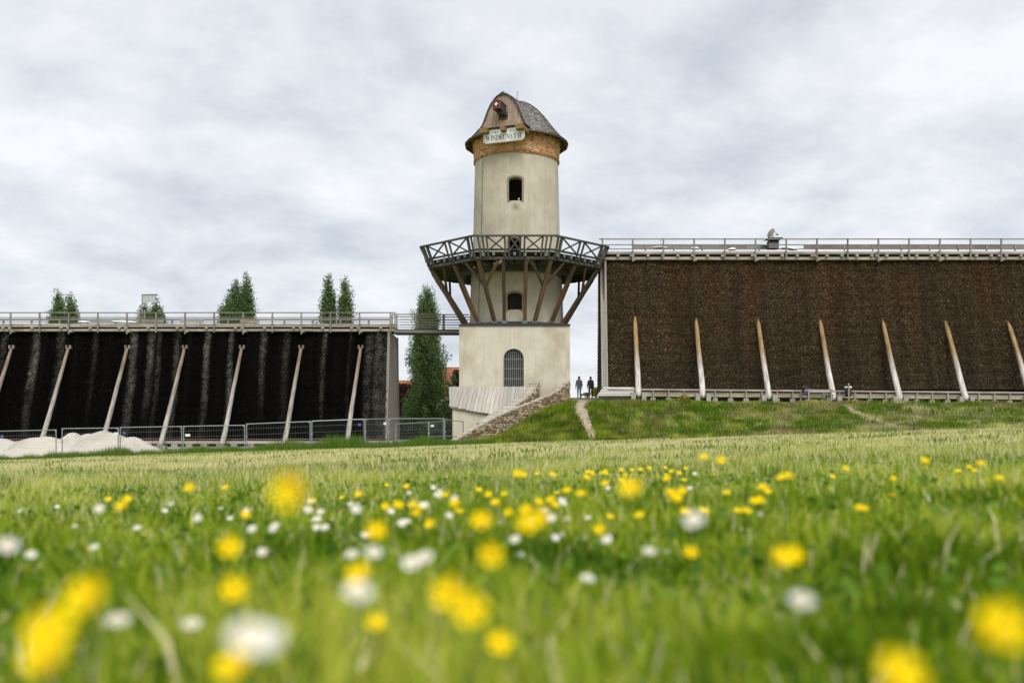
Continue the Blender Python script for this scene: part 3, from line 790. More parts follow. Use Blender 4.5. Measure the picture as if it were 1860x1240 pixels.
gal['label'] = 'octagonal timber gallery round the tower'
for k in range(8):
    j = (k + 1) % 8
    a, b = oc(OB, k, ZE), oc(OB, j, ZE); d = (b - a).normalized(); n_ = Vector((d.y, -d.x, 0))
    if n_.dot((a + b) / 2 - Vector((BX, TY, ZE))) < 0: n_ = -n_
    ln_ = (b - a).length
    beam('edge_beam', a - d * .1, b + d * .1, .16, .2, M_wood_dark, gal)
    # lapped deck boards seen from below
    for i in range(8):
        s_ = OB - .12 - i * .32
        p, q = oc(s_, k, ZD - .075), oc(s_, j, ZD - .075)
        beam('deck_board', p, q, .27, .04, M_wood_dark, gal)
    # joists with metal-capped ends
    nj = 7
    for i in range(nj):
        t = (i + .5) / nj; p = a + (b - a) * t; p.z = ZJ
        inn_ = p - n_ * min(2.75, 2.2 + 1.2 * (1 - abs(t - .5) * 2))
        jo = beam('joist', inn_, p + n_ * .20, .15, .2, M_wood_dark, gal)
    for i in (0, 1, 3, 4, 6) if k in (7, 1, 3, 5) else (0, 1, 2, 4, 5, 6):
        t = (i + .5) / nj; p = a + (b - a) * t; p.z = ZJ
        beam('joist_cap', p + n_ * .18, p + n_ * .26, .17, .22 if i % 2 else .3, M_cap_metal, gal)
    # bearers and the ring beam that carry the joists, close against the shaft
    beam('ring_beam', oc(3.72, k, 11.98), oc(3.72, j, 11.98), .26, .42, M_wood_dark, gal)
    for t in (.0, .345, .655):
        p = a + (b - a) * t; p.z = ZE - .02; q = oc(3.75, k, ZE - .02) * (1 - t) + oc(3.75, j, ZE - .02) * t
        beam('bearer', q, p - (p - q).normalized() * .1, .2, .26, M_wood_dark, gal)
    # railing
    ta, tb = oc(OT, k, ZR), oc(OT, j, ZR)
    ba_, bb_ = oc(OB + .10, k, ZD + .12), oc(OB + .10, j, ZD + .12)
    beam('handrail', ta, tb, .17, .12, M_wood_dark, gal)
    beam('bottom_rail', ba_ , bb_, .12, .13, M_wood_dark, gal)
    def rail_pt(s_, h):    # s along the face 0..1, h 0..1 up the flared railing
        lo_, hi_ = oc(OB + .10, k, ZE - .02) * (1 - s_) + oc(OB + .10, j, ZE - .02) * s_, ta * (1 - s_) + tb * s_
        return lo_ * (1 - h) + hi_ * h
    if k % 2 == 1 : pass
    front = (k % 2 == 0)
    # k = 7 is centred on -Y (towards the camera)
    card = (k in (7, 1, 3, 5))
    xp = [(.165, .365), (.44, .56), (.635, .835)] if card else [(.135, .45), (.55, .865)]
    posts = [.05, .105]
    for x0, x1 in xp: posts += [x0 - .012, x1 + .012]
    posts += [.895, .95]
    for s_ in posts: beam('post', rail_pt(s_, .04), rail_pt(s_, .97), .125, .10, M_wood_dark, gal, n_)
    for x0, x1 in xp:
        beam('cross_brace', rail_pt(x0, .36), rail_pt(x1, .95), .10, .09, M_wood_dark, gal, n_)
        beam('cross_brace', rail_pt(x0, .95), rail_pt(x1, .36) + n_ * .06, .10, .09, M_wood_dark, gal, n_)
def strut(p_top, ang, r=3.62, wdt=.25):
    a = R(ang); bot = Vector((BX + r * math.sin(a), TY - r * math.cos(a), 8.22))
    d_ = (Vector(p_top) - bot); 
    beam('strut', bot, p_top, wdt, wdt, M_wood_strut, gal, (math.sin(a + 1.57), -math.cos(a + 1.57), 0))
    box('strut_shoe', bot.x - .19, bot.x + .19, bot.y - .19, bot.y + .19, 8.1, 8.42, M_cap_metal, gal)
    return bot
for k in range(8):
    j = (k + 1) % 8
    c = oc(OB - .08, k, ZE - .12); ang = math.degrees(math.atan2(c.x - BX, -(c.y - TY)))
    bot = strut(c, ang)
    for o_ in (oc(OB - .08, (k + 1) % 8, ZE - .12), oc(OB - .08, (k - 1) % 8, ZE - .12)):
        beam('branch_brace', bot + (c - bot) * .58, c + (o_ - c) * .27, .17, .17, M_wood_strut, gal)
    m1, m2 = oc(OB - .08, k, ZE - .12), oc(OB - .08, j, ZE - .12)
    angm = ang + 22.5
    if k in (7, 1, 3, 5):
        for s_ in (.345, .655):
            p = m1 * (1 - s_) + m2 * s_
            pa = math.degrees(math.atan2(p.x - BX, -(p.y - TY)))
            strut(p, angm + ((pa - angm + 180) % 360 - 180) * 1.55, 3.62, .22)
    else:
        strut((m1 + m2) / 2, angm)

# ------------------------------------------------------------------ lean-to with plank roof
leanto = thing('lean_to', (-2.0, 67.8, -.3), 'cream lean-to with sloping bleached plank roof against the tower base', 'lean-to')
def roof_z(y): return 3.72 - .85 * (69.0 - y)
lw = [(-4.03, 67.5), (-.3, 66.75), (-.3, 69.02), (-4.03, 69.02)]
v = [(x, y, -1.0) for x, y in lw] + [(x, y, roof_z(y) - .14) for x, y in lw]
mobj('wall', v, [(0, 1, 5, 4), (1, 2, 6, 5), (2, 3, 7, 6), (3, 0, 4, 7), (4, 5, 6, 7)], M_stucco_base, leanto)
def eave_y(x): return 67.42 + (x + 4.2) * (66.55 - 67.42) / 3.6
x = -4.38; i = 0
while x < 1.15:
    wpl = random.uniform(.235, .28)
    skew = -.28 * (1 if i else .2)
    yb = eave_y(x) - random.uniform(-.04, .05)
    xt, xb = x, x + skew + .34 * max(0, 1 - i / 3.0) * .6
    lift = .02 * (i % 2)
    v = [(xt, 69.02, roof_z(69.02) + lift), (xt + wpl - .012, 69.02, roof_z(69.02) + lift), (xb + wpl - .012, yb, roof_z(yb) + lift), (xb, yb, roof_z(yb) + lift)]
    v += [(a, b, c - .045) for a, b, c in v]
    c = Vector((x, 68.2, 3))
    # grain runs down the slope: keep the plank's local z along it
    M, Ln = frame(v[0], v[3])
    Mi = M.inverted()
    mobj('plank', [Mi @ Vector(p) for p in v], [(0, 3, 2, 1), (4, 5, 6, 7), (0, 1, 5, 4), (2, 3, 7, 6), (1, 2, 6, 5), (3, 0, 4, 7)], M_wood_pale, leanto, False, M)
    x += wpl; i += 1
beam('fascia', (-4.18, 67.44, roof_z(67.44) - .13), (-.2, 66.62, roof_z(66.62) - .13), .05, .16, M_wood_grey, leanto)
beam('downpipe', (-4.13, 67.6, 1.2), (-4.13, 67.6, 2.2), .07, .07, M_slate, leanto)

# ------------------------------------------------------------------ rubble parapets flanking the stair
STONES = []
for k in range(10):
    bm = bmesh.new(); bmesh.ops.create_cube(bm, size=1.0)
    for vv in bm.verts:
        fr = vv.co.y < 0
        vv.co.x *= random.uniform(.55, 1.0); vv.co.z *= random.uniform(.55, 1.0)
        vv.co.y += random.uniform(-.12, .12)
    bmesh.ops.bevel(bm, geom=list(bm.edges), offset=.13, segments=1, affect='EDGES')
    me = bpy.data.meshes.new('stone'); bm.to_mesh(me); bm.free(); me.materials.append(M_stone); STONES.append(me)
def rubble_wall(name, label, A, B, top, thick, zbot, count_cap):
    """A,B plan ends (A uphill); top = list of (s 0..1 from A, z)"""
    A, B = Vector((*A, 0)), Vector((*B, 0)); d = (B - A); Ln = d.length; d /= Ln
    nrm = Vector((-d.y, d.x, 0))
    if nrm.y > 0: nrm = -nrm                     # faces the camera
    t = thing(name, A + Vector((0, 0, zbot)), label, 'wall', 'stair parapets')
    ts, tz = zip(*top)
    zt = lambda s: float(np.interp(s, ts, tz))
    n = 28; v = []
    for i in range(n + 1):
        s = i / n; p = A + d * (Ln * s)
        for q in (p - nrm * .03, p - nrm * thick):
            v += [(q.x, q.y, zbot), (q.x, q.y, zt(s) - .05)]
    f = []
    for i in range(n):
        b = i * 4; f += [(b, b + 4, b + 5, b + 1), (b + 3, b + 7, b + 6, b + 2), (b + 1, b + 5, b + 7, b + 3)]
    f += [(0, 1, 3, 2), (n * 4, n * 4 + 2, n * 4 + 3, n * 4 + 1)]
    core = mobj('core', v, f, M_stone, t)
    # coping slabs along the swept top
    nc = 24
    for i in range(nc):
        s0, s1 = i / nc + .003, (i + 1) / nc - .003
        c = []
        for s in (s0, s1):
            p = A + d * (Ln * s); zz = zt(s) + random.uniform(-.025, .02)
            o1, o2 = .05 + random.uniform(-.02, .03), thick + .02
            c += [(p + nrm * o1) + Vector((0, 0, zz + .03)), (p - nrm * o2) + Vector((0, 0, zz + .03)), (p + nrm * o1) + Vector((0, 0, zz - .06)), (p - nrm * o2) + Vector((0, 0, zz - .06))]
        ctr = sum(c, Vector()) / 8
        mobj('coping_stone', [p - ctr for p in c], [(0, 1, 5, 4), (2, 6, 7, 3), (0, 4, 6, 2), (1, 3, 7, 5), (0, 2, 3, 1), (4, 5, 7, 6)], M_coping, t, False, Matrix.Translation(ctr))
    cnt = 0; z = zbot + .1
    cells = []
    while z < max(tz):
        h = random.uniform(.10, .19); s = random.uniform(-.2, 0)
        while s < Ln:
            l = random.choice((random.uniform(.11, .2), random.uniform(.18, .36))); sc = s + l / 2; p = A + d * sc
            if 0 < sc < Ln:
                zc = z + h / 2; g_ = gz(p.x + nrm.x * .3, p.y + nrm.y * .3)
                if zc < zt(sc / Ln) - .05 and zc > g_ - .35: cells.append((sc, zc, l, h))
            s += l + .015
        z += h + .012
    cells.sort(key=lambda c: -c[2] * c[3])
    rest = Geo()
    for ci, (sc, zc, l, h) in enumerate(cells):
        hh = min(h, 2 * (zt(sc / Ln) - .02 - zc) + .06)
        p = A + d * sc; Mw = Matrix.Translation((p.x, p.y, zc + random.uniform(-.03, .03))) @ Matrix(((-d.x, -nrm.x, 0, 0), (-d.y, -nrm.y, 0, 0), (0, 0, 1, 0), (0, 0, 0, 1))) @ Matrix.Rotation(random.uniform(-.4, .4), 4, 'Y') @ Matrix.Diagonal((l * 1.25, random.uniform(.08, .15), max(.07, hh) * 1.28, 1))
        me = random.choice(STONES)
        if ci < count_cap: link(bpy.data.objects.new('stone', me), t, Mw)
        else: rest.add([Mw @ q.co for q in me.vertices], [tuple(q.vertices) for q in me.polygons])
    if rest.v: tag(rest.obj('small_stones', M_stone, t), None, None, None, 'stuff')
    return t
def plan_s(px, A, B):
    A, B = np.array(A), np.array(B); best = 0
    ss = np.linspace(0, 1, 2001); P = A[None] + (B - A)[None] * ss[:, None]
    q = 930 + F * P[:, 0] / P[:, 1]; i = int(np.argmin(abs(q - px))); return ss[i], P[i, 1]
def profile(pp, A, B):
    r = []
    for px, py in pp:
        s, Y = plan_s(px, A, B); r.append((s, PZ(py, Y)))
    return sorted(r)
A1, B1 = (4.02, 68.95), (-3.62, 61.4)
rubble_wall('rubble_parapet', 'long swooping rubble stone parapet with lichen running down through the grass', A1, B1,
            profile([(1036, 689), (1031, 694), (1023, 702), (1012, 710), (1000, 717), (975, 727), (940, 740), (900, 757), (860, 779), (828, 799)], A1, B1), .30, -1.0, 290)
A2, B2 = (1.92, 68.15), (-1.7, 64.75)
rubble_wall('rubble_parapet', 'short stone parapet with broad pale coping behind the longer one', A2, B2,
            profile([(981, 690), (975, 701), (966, 713), (950, 727), (930, 741), (905, 754), (880, 768)], A2, B2), .95, -1.0, 150)

# ------------------------------------------------------------------ graduation houses
def twigs(name, n, x0, x1, z0, z1, yf, colf, mat, parent, ln=(.10, .30), wd=(.012, .03), dens=None):
    X = rng.uniform(x0, x1, n); Z = rng.uniform(z0, z1, n)
    rel = .16 * (vnoise(X, Z * 1.6, 1.7, 201) - .5) + .10 * (vnoise(X, Z, .45, 202) - .5) + .05 * np.sin(Z * 9.5 + 1.5 * vnoise(X, Z, .5, 203))
    Y = yf(Z) - .08 - rng.uniform(.0, .13, n) + rel
    ln_ = rng.uniform(*ln, n); wd_2 = rng.uniform(*wd, n)
    th = rng.uniform(0, 2 * np.pi, n); out_ = rng.uniform(-.1, .75, n)
    d = np.stack([np.cos(th) * (1 - .3 * out_), -out_, np.sin(th) * .8 - .15], -1); d /= np.linalg.norm(d, axis=1)[:, None]
    q = rng.normal(size=(n, 3)); sd_ = np.cross(d, q); sd_ /= np.linalg.norm(sd_, axis=1)[:, None]
    P = np.stack([X, Y, Z], -1)
    V = np.stack([P - sd_ * wd_2[:, None], P + sd_ * wd_2[:, None], P + d * ln_[:, None]], 1)
    o = big_mesh(name, V, 3, mat, colf(X, Z), parent)
    tag(o, None, None, None, 'stuff'); return o
def vnoise(X, Y, sc, seed):
    r = np.random.default_rng(seed); g = r.random((64, 64)); x = (X * .83 + Y * .56) * sc + 500; y = (Y * .83 - X * .56) * sc + 500
    xi, yi = np.floor(x).astype(int), np.floor(y).astype(int); fx, fy = x - xi, y - yi; fx = fx * fx * (3 - 2 * fx); fy = fy * fy * (3 - 2 * fy)
    a = g[xi % 64, yi % 64]; b = g[(xi + 1) % 64, yi % 64]; c = g[xi % 64, (yi + 1) % 64]; d = g[(xi + 1) % 64, (yi + 1) % 64]
    return (a * (1 - fx) + b * fx) * (1 - fy) + (c * (1 - fx) + d * fx) * fy
def fbm1(x, seed, oct=4):
    r = np.zeros_like(x); a = 1
    for o in range(oct):
        ph = np.random.default_rng(seed + o).uniform(0, 6.28, 3)
        r += a * (np.sin(x * 2 ** o * .9 + ph[0]) + np.sin(x * 2 ** o * 1.7 + ph[1]) * .6); a *= .6
    return r / 2.5
def log_prop(p_bot, p_top, r0, r1, mat, parent, point):
    M, Ln = frame(p_bot, p_top); v, f = [], []; sg = 12
    hs = [0, .18, .45, .5, 1.2, 2.2, 3.3, 4.4]
    hs = [h for h in hs if h < Ln - point - .2] + [Ln - point, Ln - point * .35, Ln]
    for k, h in enumerate(hs):
        t = h / Ln; r = r0 + (r1 - r0) * t
        if h > Ln - point + .01: r *= .62 if h < Ln - .01 else .10
        if h < .2: r *= (.55 if h == 0 else .92)
        for i in range(sg):
            a = 2 * math.pi * i / sg; rr = r * (1 + .05 * math.sin(3 * a + k * 1.3 + p_bot[0]))
            v.append((rr * math.cos(a) + .015 * math.sin(k + p_bot[0] * 3), rr * math.sin(a), h))
    for k in range(len(hs) - 1):
        for i in range(sg): f.append((k * sg + i, k * sg + (i + 1) % sg, (k + 1) * sg + (i + 1) % sg, (k + 1) * sg + i))
    f.append(tuple(range(sg - 1, -1, -1))); f.append(tuple((len(hs) - 1) * sg + i for i in range(sg)))
    return mobj('prop', v, f, mat, parent, True, M)

# ---------- right house
RX0, RX1 = PX(1104, 69.2), 40.0
RZ1, RZ0 = PZ(474, 71.2), 3.55
def ryf(z): return 71.2 - (RZ1 - z) * (2.2 / 9.2)
rh = thing('graduation_house', (RX0, 69, 3.0), 'tall brushwood graduation house with dry rust-brown wall standing on the bank', 'graduation works')
v = []
for x in (RX0 - .02, RX1):
    v += [(x, ryf(RZ0) + .12, RZ0), (x, ryf(RZ1) + .12, RZ1), (x, 76.2, RZ1), (x, 77.6, RZ0)]
M_brush_r = surf('brown_brush_core', (.018, .012, .008), (.075, .046, .024), 7, .95, .8, (1, 1, 1), 10, bdist=.1)
wallr = mobj('brush_wall', v, [(0, 4, 5, 1), (1, 5, 6, 2), (2, 6, 7, 3), (0, 1, 2, 3), (4, 7, 6, 5)], M_brush_r, rh)
def col_r(X, Z):
    t = rng.random(len(X)); hgt = (Z - RZ0) / (RZ1 - RZ0)
    rust = np.clip(.45 + .42 * fbm1(X * 1.3, 3) + .22 * fbm1(X * .35 + Z * .25, 9) + .25 * (vnoise(X, Z, .35, 17) - .5), 0, 1) * np.clip(.05 + 1.2 * hgt, 0, 1)
    dark = np.array([.020, .013, .009]); rustc = np.array([.185, .094, .038]); olive = np.array([.105, .083, .048]); tan = np.array([.42, .28, .14])
    c = olive[None] * (1 - rust[:, None]) + rustc[None] * rust[:, None]
    k = rng.random(len(X))[:, None]
    c = c * (.5 + .85 * k)
    c = np.where((t < .36)[:, None], dark[None] * (.5 + k), c)
    c = np.where((t > .975)[:, None], tan[None] * (.6 + .7 * k), c)
    c = c * (.72 + .5 * vnoise(X, Z * .06, 2.4, 55) * (.5 + vnoise(X, Z, .8, 56)))[:, None]
    st = np.clip(fbm1(X * 2.3 + 5, 21) - .75, 0, 1)[:, None] * .8
    return c * (1 - st) + np.array([.12, .115, .095])[None] * st * (.3 + k)
twigs('brushwood', 300000, RX0, RX1, RZ0, RZ1, ryf, col_r, M_twig, wallr, (.05, .14), (.010, .022))
# corner cladding and lattice end
for i, (p0, p1) in enumerate((((1091.5, 472), (1094.5, 704)), ((1095.3, 472), (1098.5, 704)), ((1099.2, 472), (1102.6, 704)))):
    a = at(p0[0], p0[1], 71.05 - .03 * i); b = at(p1[0], p1[1], 68.85 - .03 * i)
    beam('corner_post', b, a, .145, .16, M_wood_post, rh, (0, 1, 0))
nlat = 46
xl = 6.47
for i in range(nlat):
    zc = RZ0 - .1 + i * (RZ1 - RZ0 + .1) / nlat
    beam('weatherboard', (xl - .05, ryf(zc) + .25, zc), (xl - .05, 74.9 - (zc - RZ0) * .05, zc), .03, .11, M_wood_grey, rh, (.5, 0, 1))
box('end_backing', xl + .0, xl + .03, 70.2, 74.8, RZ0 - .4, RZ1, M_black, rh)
beam('sloping_sill', (PX(1095, 69.2), 69.2, 3.72), (PX(1084.5, 75), 75, 3.42), .12, .16, M_wood_grey, rh)
# deck, beams and railing
def deck(parent, x0, x1, y_front, y_back, py, Yf, mat_rail, posts_px, long_every, joist_step, props=True):
    Z = lambda p: PZ(p, Yf)
    rt, rm, fa0, fa1, jb0, jb1, lb0, lb1, pbot = [Z(p) for p in py]
    def seg_beam(name, y, z, wd, ht, mat, step=4.4):
        x = x0
        while x < x1 - .1:
            xe = min(x + step, x1); beam(name, (x + .01, y + random.uniform(-.01, .01), z + random.uniform(-.012, .012)), (xe - .01, y, z), wd, ht, mat, parent); x = xe
    beam('handrail', (x0, y_front, rt), (x1, y_front, rt), .09, .07, mat_rail, parent)
    beam('mid_rail', (x0, y_front + .02, rm), (x1, y_front + .02, rm), .06, .06, mat_rail, parent)
    seg_beam('fascia_beam', y_front + .12, (fa0 + fa1) / 2, .16, fa0 - fa1, M_salt)
    seg_beam('wall_plate', y_front + .20, (lb0 + lb1) / 2, .2, lb0 - lb1, M_salt)
    box('deck', x0, x1, y_front + .1, y_back, jb0 - .04, jb0 + .02, M_wood_dark, parent)
    box('under_deck_painted_shade', x0, x1, y_front + .45, y_front + .5, lb1 - .05, jb0 - .05, M_wood_dark, parent)  # dark sheet added as painted shade in the gap beneath the deck
    x = x0 + joist_step * .3; 
    while x < x1:
        beam('joist', (x, y_front - .06, (jb0 + jb1) / 2), (x, y_back, (jb0 + jb1) / 2), .2, jb0 - jb1, M_wood_post, parent); x += joist_step
    for i, px in enumerate(posts_px):
        X = PX(px, Yf); lng = (i % 2 == long_every)
        beam('rail_post', (X, y_front - .09, pbot if lng else pbot + .12), (X, y_front - .09, rt + .03), .11, .10, mat_rail, parent, (0, 1, 0))
        if lng:
            beam('bracket', (X + .14, y_front - .13, (lb0 + lb1) / 2 - .08), (X + .14, y_front + .5, (lb0 + lb1) / 2 - .08), .18, .2, M_wood_post, parent)
            beam('bracket', (X - .12, y_front - .10, (jb0 + jb1) / 2), (X - .12, y_front + .5, (jb0 + jb1) / 2), .16, .16, M_wood_post, parent)
    return rt, rm, jb0
YR = 70.7
posts_r = [1094] + [1149 + 55.7 * i for i in range(17)]
rt_, rm_, rd_ = deck(rh, RX0 - .5, RX1, YR, 76.5, (434.3, 444.6, 456.5, 461.2, 461.8, 466.5, 466.2, 471.5, 475.5), YR, M_wood_grey, posts_r, 1, 1.06)
# thorn-house trough on the deck: boarded sides with small posts
xt0 = PX(1150, 73.5); xt1 = 40
x = xt0; i = 0
YT = 73.6
while x < xt1:
    if not (PX(1375, YT) < x < PX(1420, YT)):
        beam('trough_board', (x + .01, YT, PZ(448, YT) + random.uniform(-.02, .02)), (min(x + 2.1, xt1), YT, PZ(448, YT)), .06, .30, surf('old_trough_board', (.15, .125, .11), (.29, .25, .225), 4, .9, .3, (3, 3, .3), rand=.25) if i == 0 else bpy.data.materials['old_trough_board'], rh)
        beam('trough_post', (x + .9, YT - .08, PZ(456, YT)), (x + .9, YT - .08, PZ(444.5, YT)), .09, .09, M_wood_post, rh, (0, 1, 0))
    x += 2.1; i += 1
beam('back_rail', (xt0 - 2.2, YT - .2, PZ(453.3, YT)), (xt1, YT - .2, PZ(453.3, YT)), .07, .06, M_wood_grey, rh)
# basin along the foot
YB = 67.4
def bz(x, z0): return z0 - .0085 * (x - 8)
x = PX(1158, YB); k = 0
while x < 36:
    xe = x + 1.05
    beam('basin_board', (x + .05, YB + .06, bz(x, 3.17)), (xe - .05, YB + .06, bz(xe, 3.17)), .05, .33, M_basin, rh)
    beam('basin_post', (x, YB - .02, bz(x, 2.7)), (x, YB - .02, bz(x, 3.40)), .11, .11, M_wood_post, rh, (0, 1, 0))
    box('pier', x - .16, x + .16, YB - .05, YB + .25, bz(x, 2.4), bz(x, 2.93), M_concrete, rh)
    x = xe
x = PX(1105, YB)
while x < 36:
    beam('basin_rim', (x, YB + .0, bz(x, 3.46)), (x + 3.6, YB + .0, bz(x + 3.6, 3.46)), .22, .12, M_salt, rh); x += 3.61
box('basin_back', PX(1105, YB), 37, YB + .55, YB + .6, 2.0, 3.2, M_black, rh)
tops = [(1153, 573), (1263.5, 577), (1375, 575), (1487.5, 579), (1600.5, 578.5), (1714.5, 581), (1828.5, 583), (1943, 585)]
bots = [(1160, 719), (1277, 721), (1397, 723), (1514.5, 725), (1635, 726), (1755, 726), (1874, 727), (1996, 728)]
for (tx, ty), (bx, by) in zip(tops, bots):
    pb = at(bx, by, 66.95); pb.z -= .05
    pt = at(tx, ty, 70.2); pt.y = ryf(pt.z) - .1
    log_prop(pb, pt, .205, .135, M_prop_r, rh, .7)
    for sx in (-.36, .36): box('foot_block', pb.x + sx - .15, pb.x + sx + .15, 66.8, 67.2, 2.3, pb.z + .28, M_concrete, rh)

# steps at the corner
steps = thing('timber_steps', (PX(1118, 67.6), 67.6, 2.9), 'pale whitewashed timber steps at the near corner of the tall graduation house', 'steps')
for i in range(5):
    y = 67.05 + i * .2; z = 3.05 + i * .135
    beam('step_plank', (PX(1084.5 + i * 2.6, y), y, z), (PX(1151.5, y), y, z), .22, .085, M_white_plank, steps)
    beam('riser', (PX(1086 + i * 2.6, y), y + .1, z - .05), (PX(1151, y), y + .1, z - .05), .02, .12, M_wood_grey, steps)
box('under_step_board', PX(1087, 67.3), PX(1151, 67.3), 67.28, 67.34, 2.3, 3.1, M_wood_grey, steps)
for px in (1088, 1120, 1149): beam('stringer', (PX(px, 67.5), 67.15, 2.6), (PX(px + 5, 67.9), 67.95, 3.45), .08, .2, M_wood_grey, steps)

# roof hut with dish on the right deck
hut = thing('deck_hut', at(1404, 452, 73.2), 'small flat-roofed timber box on the right-hand deck', 'hut')
hx = PX(1404, 73.2)
box('box_body', hx - .36, hx + .36, 72.9, 73.6, PZ(452, 73.2), PZ(438, 73.2), M_wood_grey, hut)
box('dark_opening', hx - .30, hx + .34, 72.88, 72.895, PZ(441, 73.2), PZ(437.4, 73.2), M_black, hut)
mobj('roof', [(hx - .75, 72.6, PZ(440, 73.2)), (hx + .25, 72.6, PZ(434.2, 73.2)), (hx + .62, 72.6, PZ(434.2, 73.2)), (hx + .62, 73.9, PZ(434.2, 73.2)), (hx - .5, 73.9, PZ(434.2, 73.2)), (hx - .75, 73.9, PZ(439, 73.2)),
               (hx - .5, 72.6, PZ(434.2, 73.2)), (hx - .5, 72.6, PZ(436, 73.2)), (hx + .4, 72.6, PZ(436.5, 73.2))], [(6, 2, 3, 4), (0, 7, 6), (0, 6, 4, 5), (7, 8, 2, 6), (7, 0, 5, 4), (8, 7, 4, 3), (2, 8, 3)], M_slate, hut)
dish = thing('satellite_dish', at(1405, 434, 73.2), 'small beige satellite dish on top of the deck box', 'dish')
dc = at(1400.5, 423.3, 73.2)
nrmv = Vector((.78, .45, -.42)).normalized(); ux = Vector((0, 0, 1)) - nrmv * nrmv.z; ux.normalize(); uy = nrmv.cross(ux)
v = [dc - nrmv * .1]
for rr, dp in ((.2, .085), (.38, .01)):
    for i in range(18):
        a = 2 * math.pi * i / 18; v.append(dc + ux * (rr * math.cos(a)) + uy * (rr * .92 * math.sin(a)) - nrmv * dp)
f = [(0, 1 + i, 1 + (i + 1) % 18) for i in range(18)] + [(1 + i, 19 + i, 19 + (i + 1) % 18, 1 + (i + 1) % 18) for i in range(18)]
mobj('reflector', v, f, plain('beige_dish', (.24, .21, .175), .6), dish, True)
tip = at(1411.5, 425.8, 72.9)
g = Geo(); g.tube(dc + ux * .36, tip, .014); g.tube(dc - ux * .34, tip, .014); g.tube(dc - nrmv * .06, at(1405, 432, 73.2), .02); g.tube(at(1405, 434.3, 73.2), at(1405, 430.5, 73.2), .03); g.obj('arm', M_greenblack, dish)
g = Geo(); g.tube(tip - nrmv * .05, tip + nrmv * .08, .05, 8); g.obj('receiver', M_greenblack, dish)
tube('aerial', at(1200, 452, 72.5), at(1200.3, 436, 72.5), .012, M_greenblack, rh, 5)

# ---------- left house
LX1, LX0 = PX(707, 76.2), -46.0
LZ1, LZ0 = PZ(602, 76.2), -.25
def lyf(z): return 76.2 - (LZ1 - z) * (2.2 / 8.6)
lh = thing('graduation_house', (LX1, 75, -.7), 'wet black brushwood graduation house with pale salt streaks behind the wire fence', 'graduation works')
v = []
for x in (LX0, LX1 + .02):
    v += [(x, lyf(LZ0) + .12, LZ0), (x, lyf(LZ1) + .12, LZ1), (x, 80.6, LZ1), (x, 81.6, LZ0)]
M_brush_l = surf('black_wet_brush_core', (.004, .0036, .0034), (.010, .009, .0085), 7, .95, .8, (1, 1, 1), 10, bdist=.1, spec=.03)
walll = mobj('brush_wall', v, [(0, 4, 5, 1), (1, 5, 6, 2), (2, 6, 7, 3), (0, 1, 2, 3), (4, 7, 6, 5)], M_brush_l, lh)
STREAKS = [(12, 8, .3), (70, 9, 1.0), (115, 9, .6), (178, 5, .25), (248, 9, .65), (279, 8, .85), (294, 5, .35), (327, 7, .55), (381, 7, .8), (424, 6, .65), (482, 7, .6), (523, 8, .25), (591, 5, .65), (637, 3, .2), (672, 9, .45), (690, 12, .55), (702, 10, .4)]
def col_l(X, Z):
    n = len(X); hgt = (Z - LZ0) / (LZ1 - LZ0); pxq = CX + X / lyf(Z) * F
    pxq = CX + X / 76.2 * F + 1.2 * np.sin(Z * .9 + X * .2) + rng.normal(0, 1.2, n)
    st = np.zeros(n)
    for p, w_, k in STREAKS:
        fade = 1 if p > 660 else np.clip(.12 + 1.25 * hgt + .35 * np.sin(p * 3.1), 0, 1)
        st = np.maximum(st, k * np.exp(-(np.abs(pxq - p) / (w_ * .72)) ** 4) * fade)
    st *= np.clip(.35 + 1.1 * vnoise(X * 2, Z * .55, 1.3, 141), 0, 1.15) * np.clip(.5 + vnoise(X, Z, 3.2, 142), 0, 1.2)
    st += .05 * np.clip(fbm1(X * 3 + 2, 33), 0, 1) * hgt
    st = np.clip(st, 0, 1)[:, None]; k = rng.random(n)[:, None]
    dark = np.array([.0045, .004, .0038])[None] * (.4 + 1.3 * k)
    salt = np.array([.36, .335, .30])[None] * (.22 + .95 * k)
    c = dark * (1 - st) + salt * st
    sp = rng.random(n) > .9975
    c[sp] = np.array([.12, .11, .10])
    return c
twigs('brushwood', 210000, -40, LX1, LZ0, LZ1, lyf, col_l, vcol('wet_blackthorn_twigs', .95, 0, .02), walll, (.05, .14), (.010, .022))
# plank-clad end
for i in range(9):
    t0 = i / 9; t1 = (i + 1) / 9
    yt, yb_ = 76.0 + t0 * 4.6, 74.0 + t0 * 7.2; yt1, yb1 = 76.0 + t1 * 4.6 - .03, 74.0 + t1 * 7.2 - .03
    xx = LX1 + .06 + .012 * (i % 2)
    v = [(xx, yb_, -.7), (xx, yb1, -.7), (xx, yt1, LZ1), (xx, yt, LZ1), (LX1, yb_, -.7), (LX1, yb1, -.7), (LX1, yt1, LZ1), (LX1, yt, LZ1)]
    mobj('end_plank', v, [(0, 1, 2, 3), (4, 0, 3, 7), (1, 5, 6, 2)], M_wood_post, lh)
beam('corner_post', (LX1 + .02, 73.9, -.7), (LX1 + .02, 75.95, LZ1), .2, .16, M_wood_post, lh, (0, 1, 0))
beam('corner_post', (LX1 + .05, 81.7, -.7), (LX1 + .05, 80.8, LZ1), .24, .16, M_wood_post, lh, (0, 1, 0))
YL = 75.7
posts_l = [710 - 52.7 * (i) + 0 for i in range(16)]
posts_l = [709.5] + [653.5 - 52.75 * i for i in range(15)]
deck(lh, LX0, PX(719, YL), YL, 80.6, (567.8, 576.6, 587.5, 594.0, 593.8, 597.5, 597, 601.4, 607), YL, M_wood_grey, posts_l, 1, 2.21)
YQ = 79.2
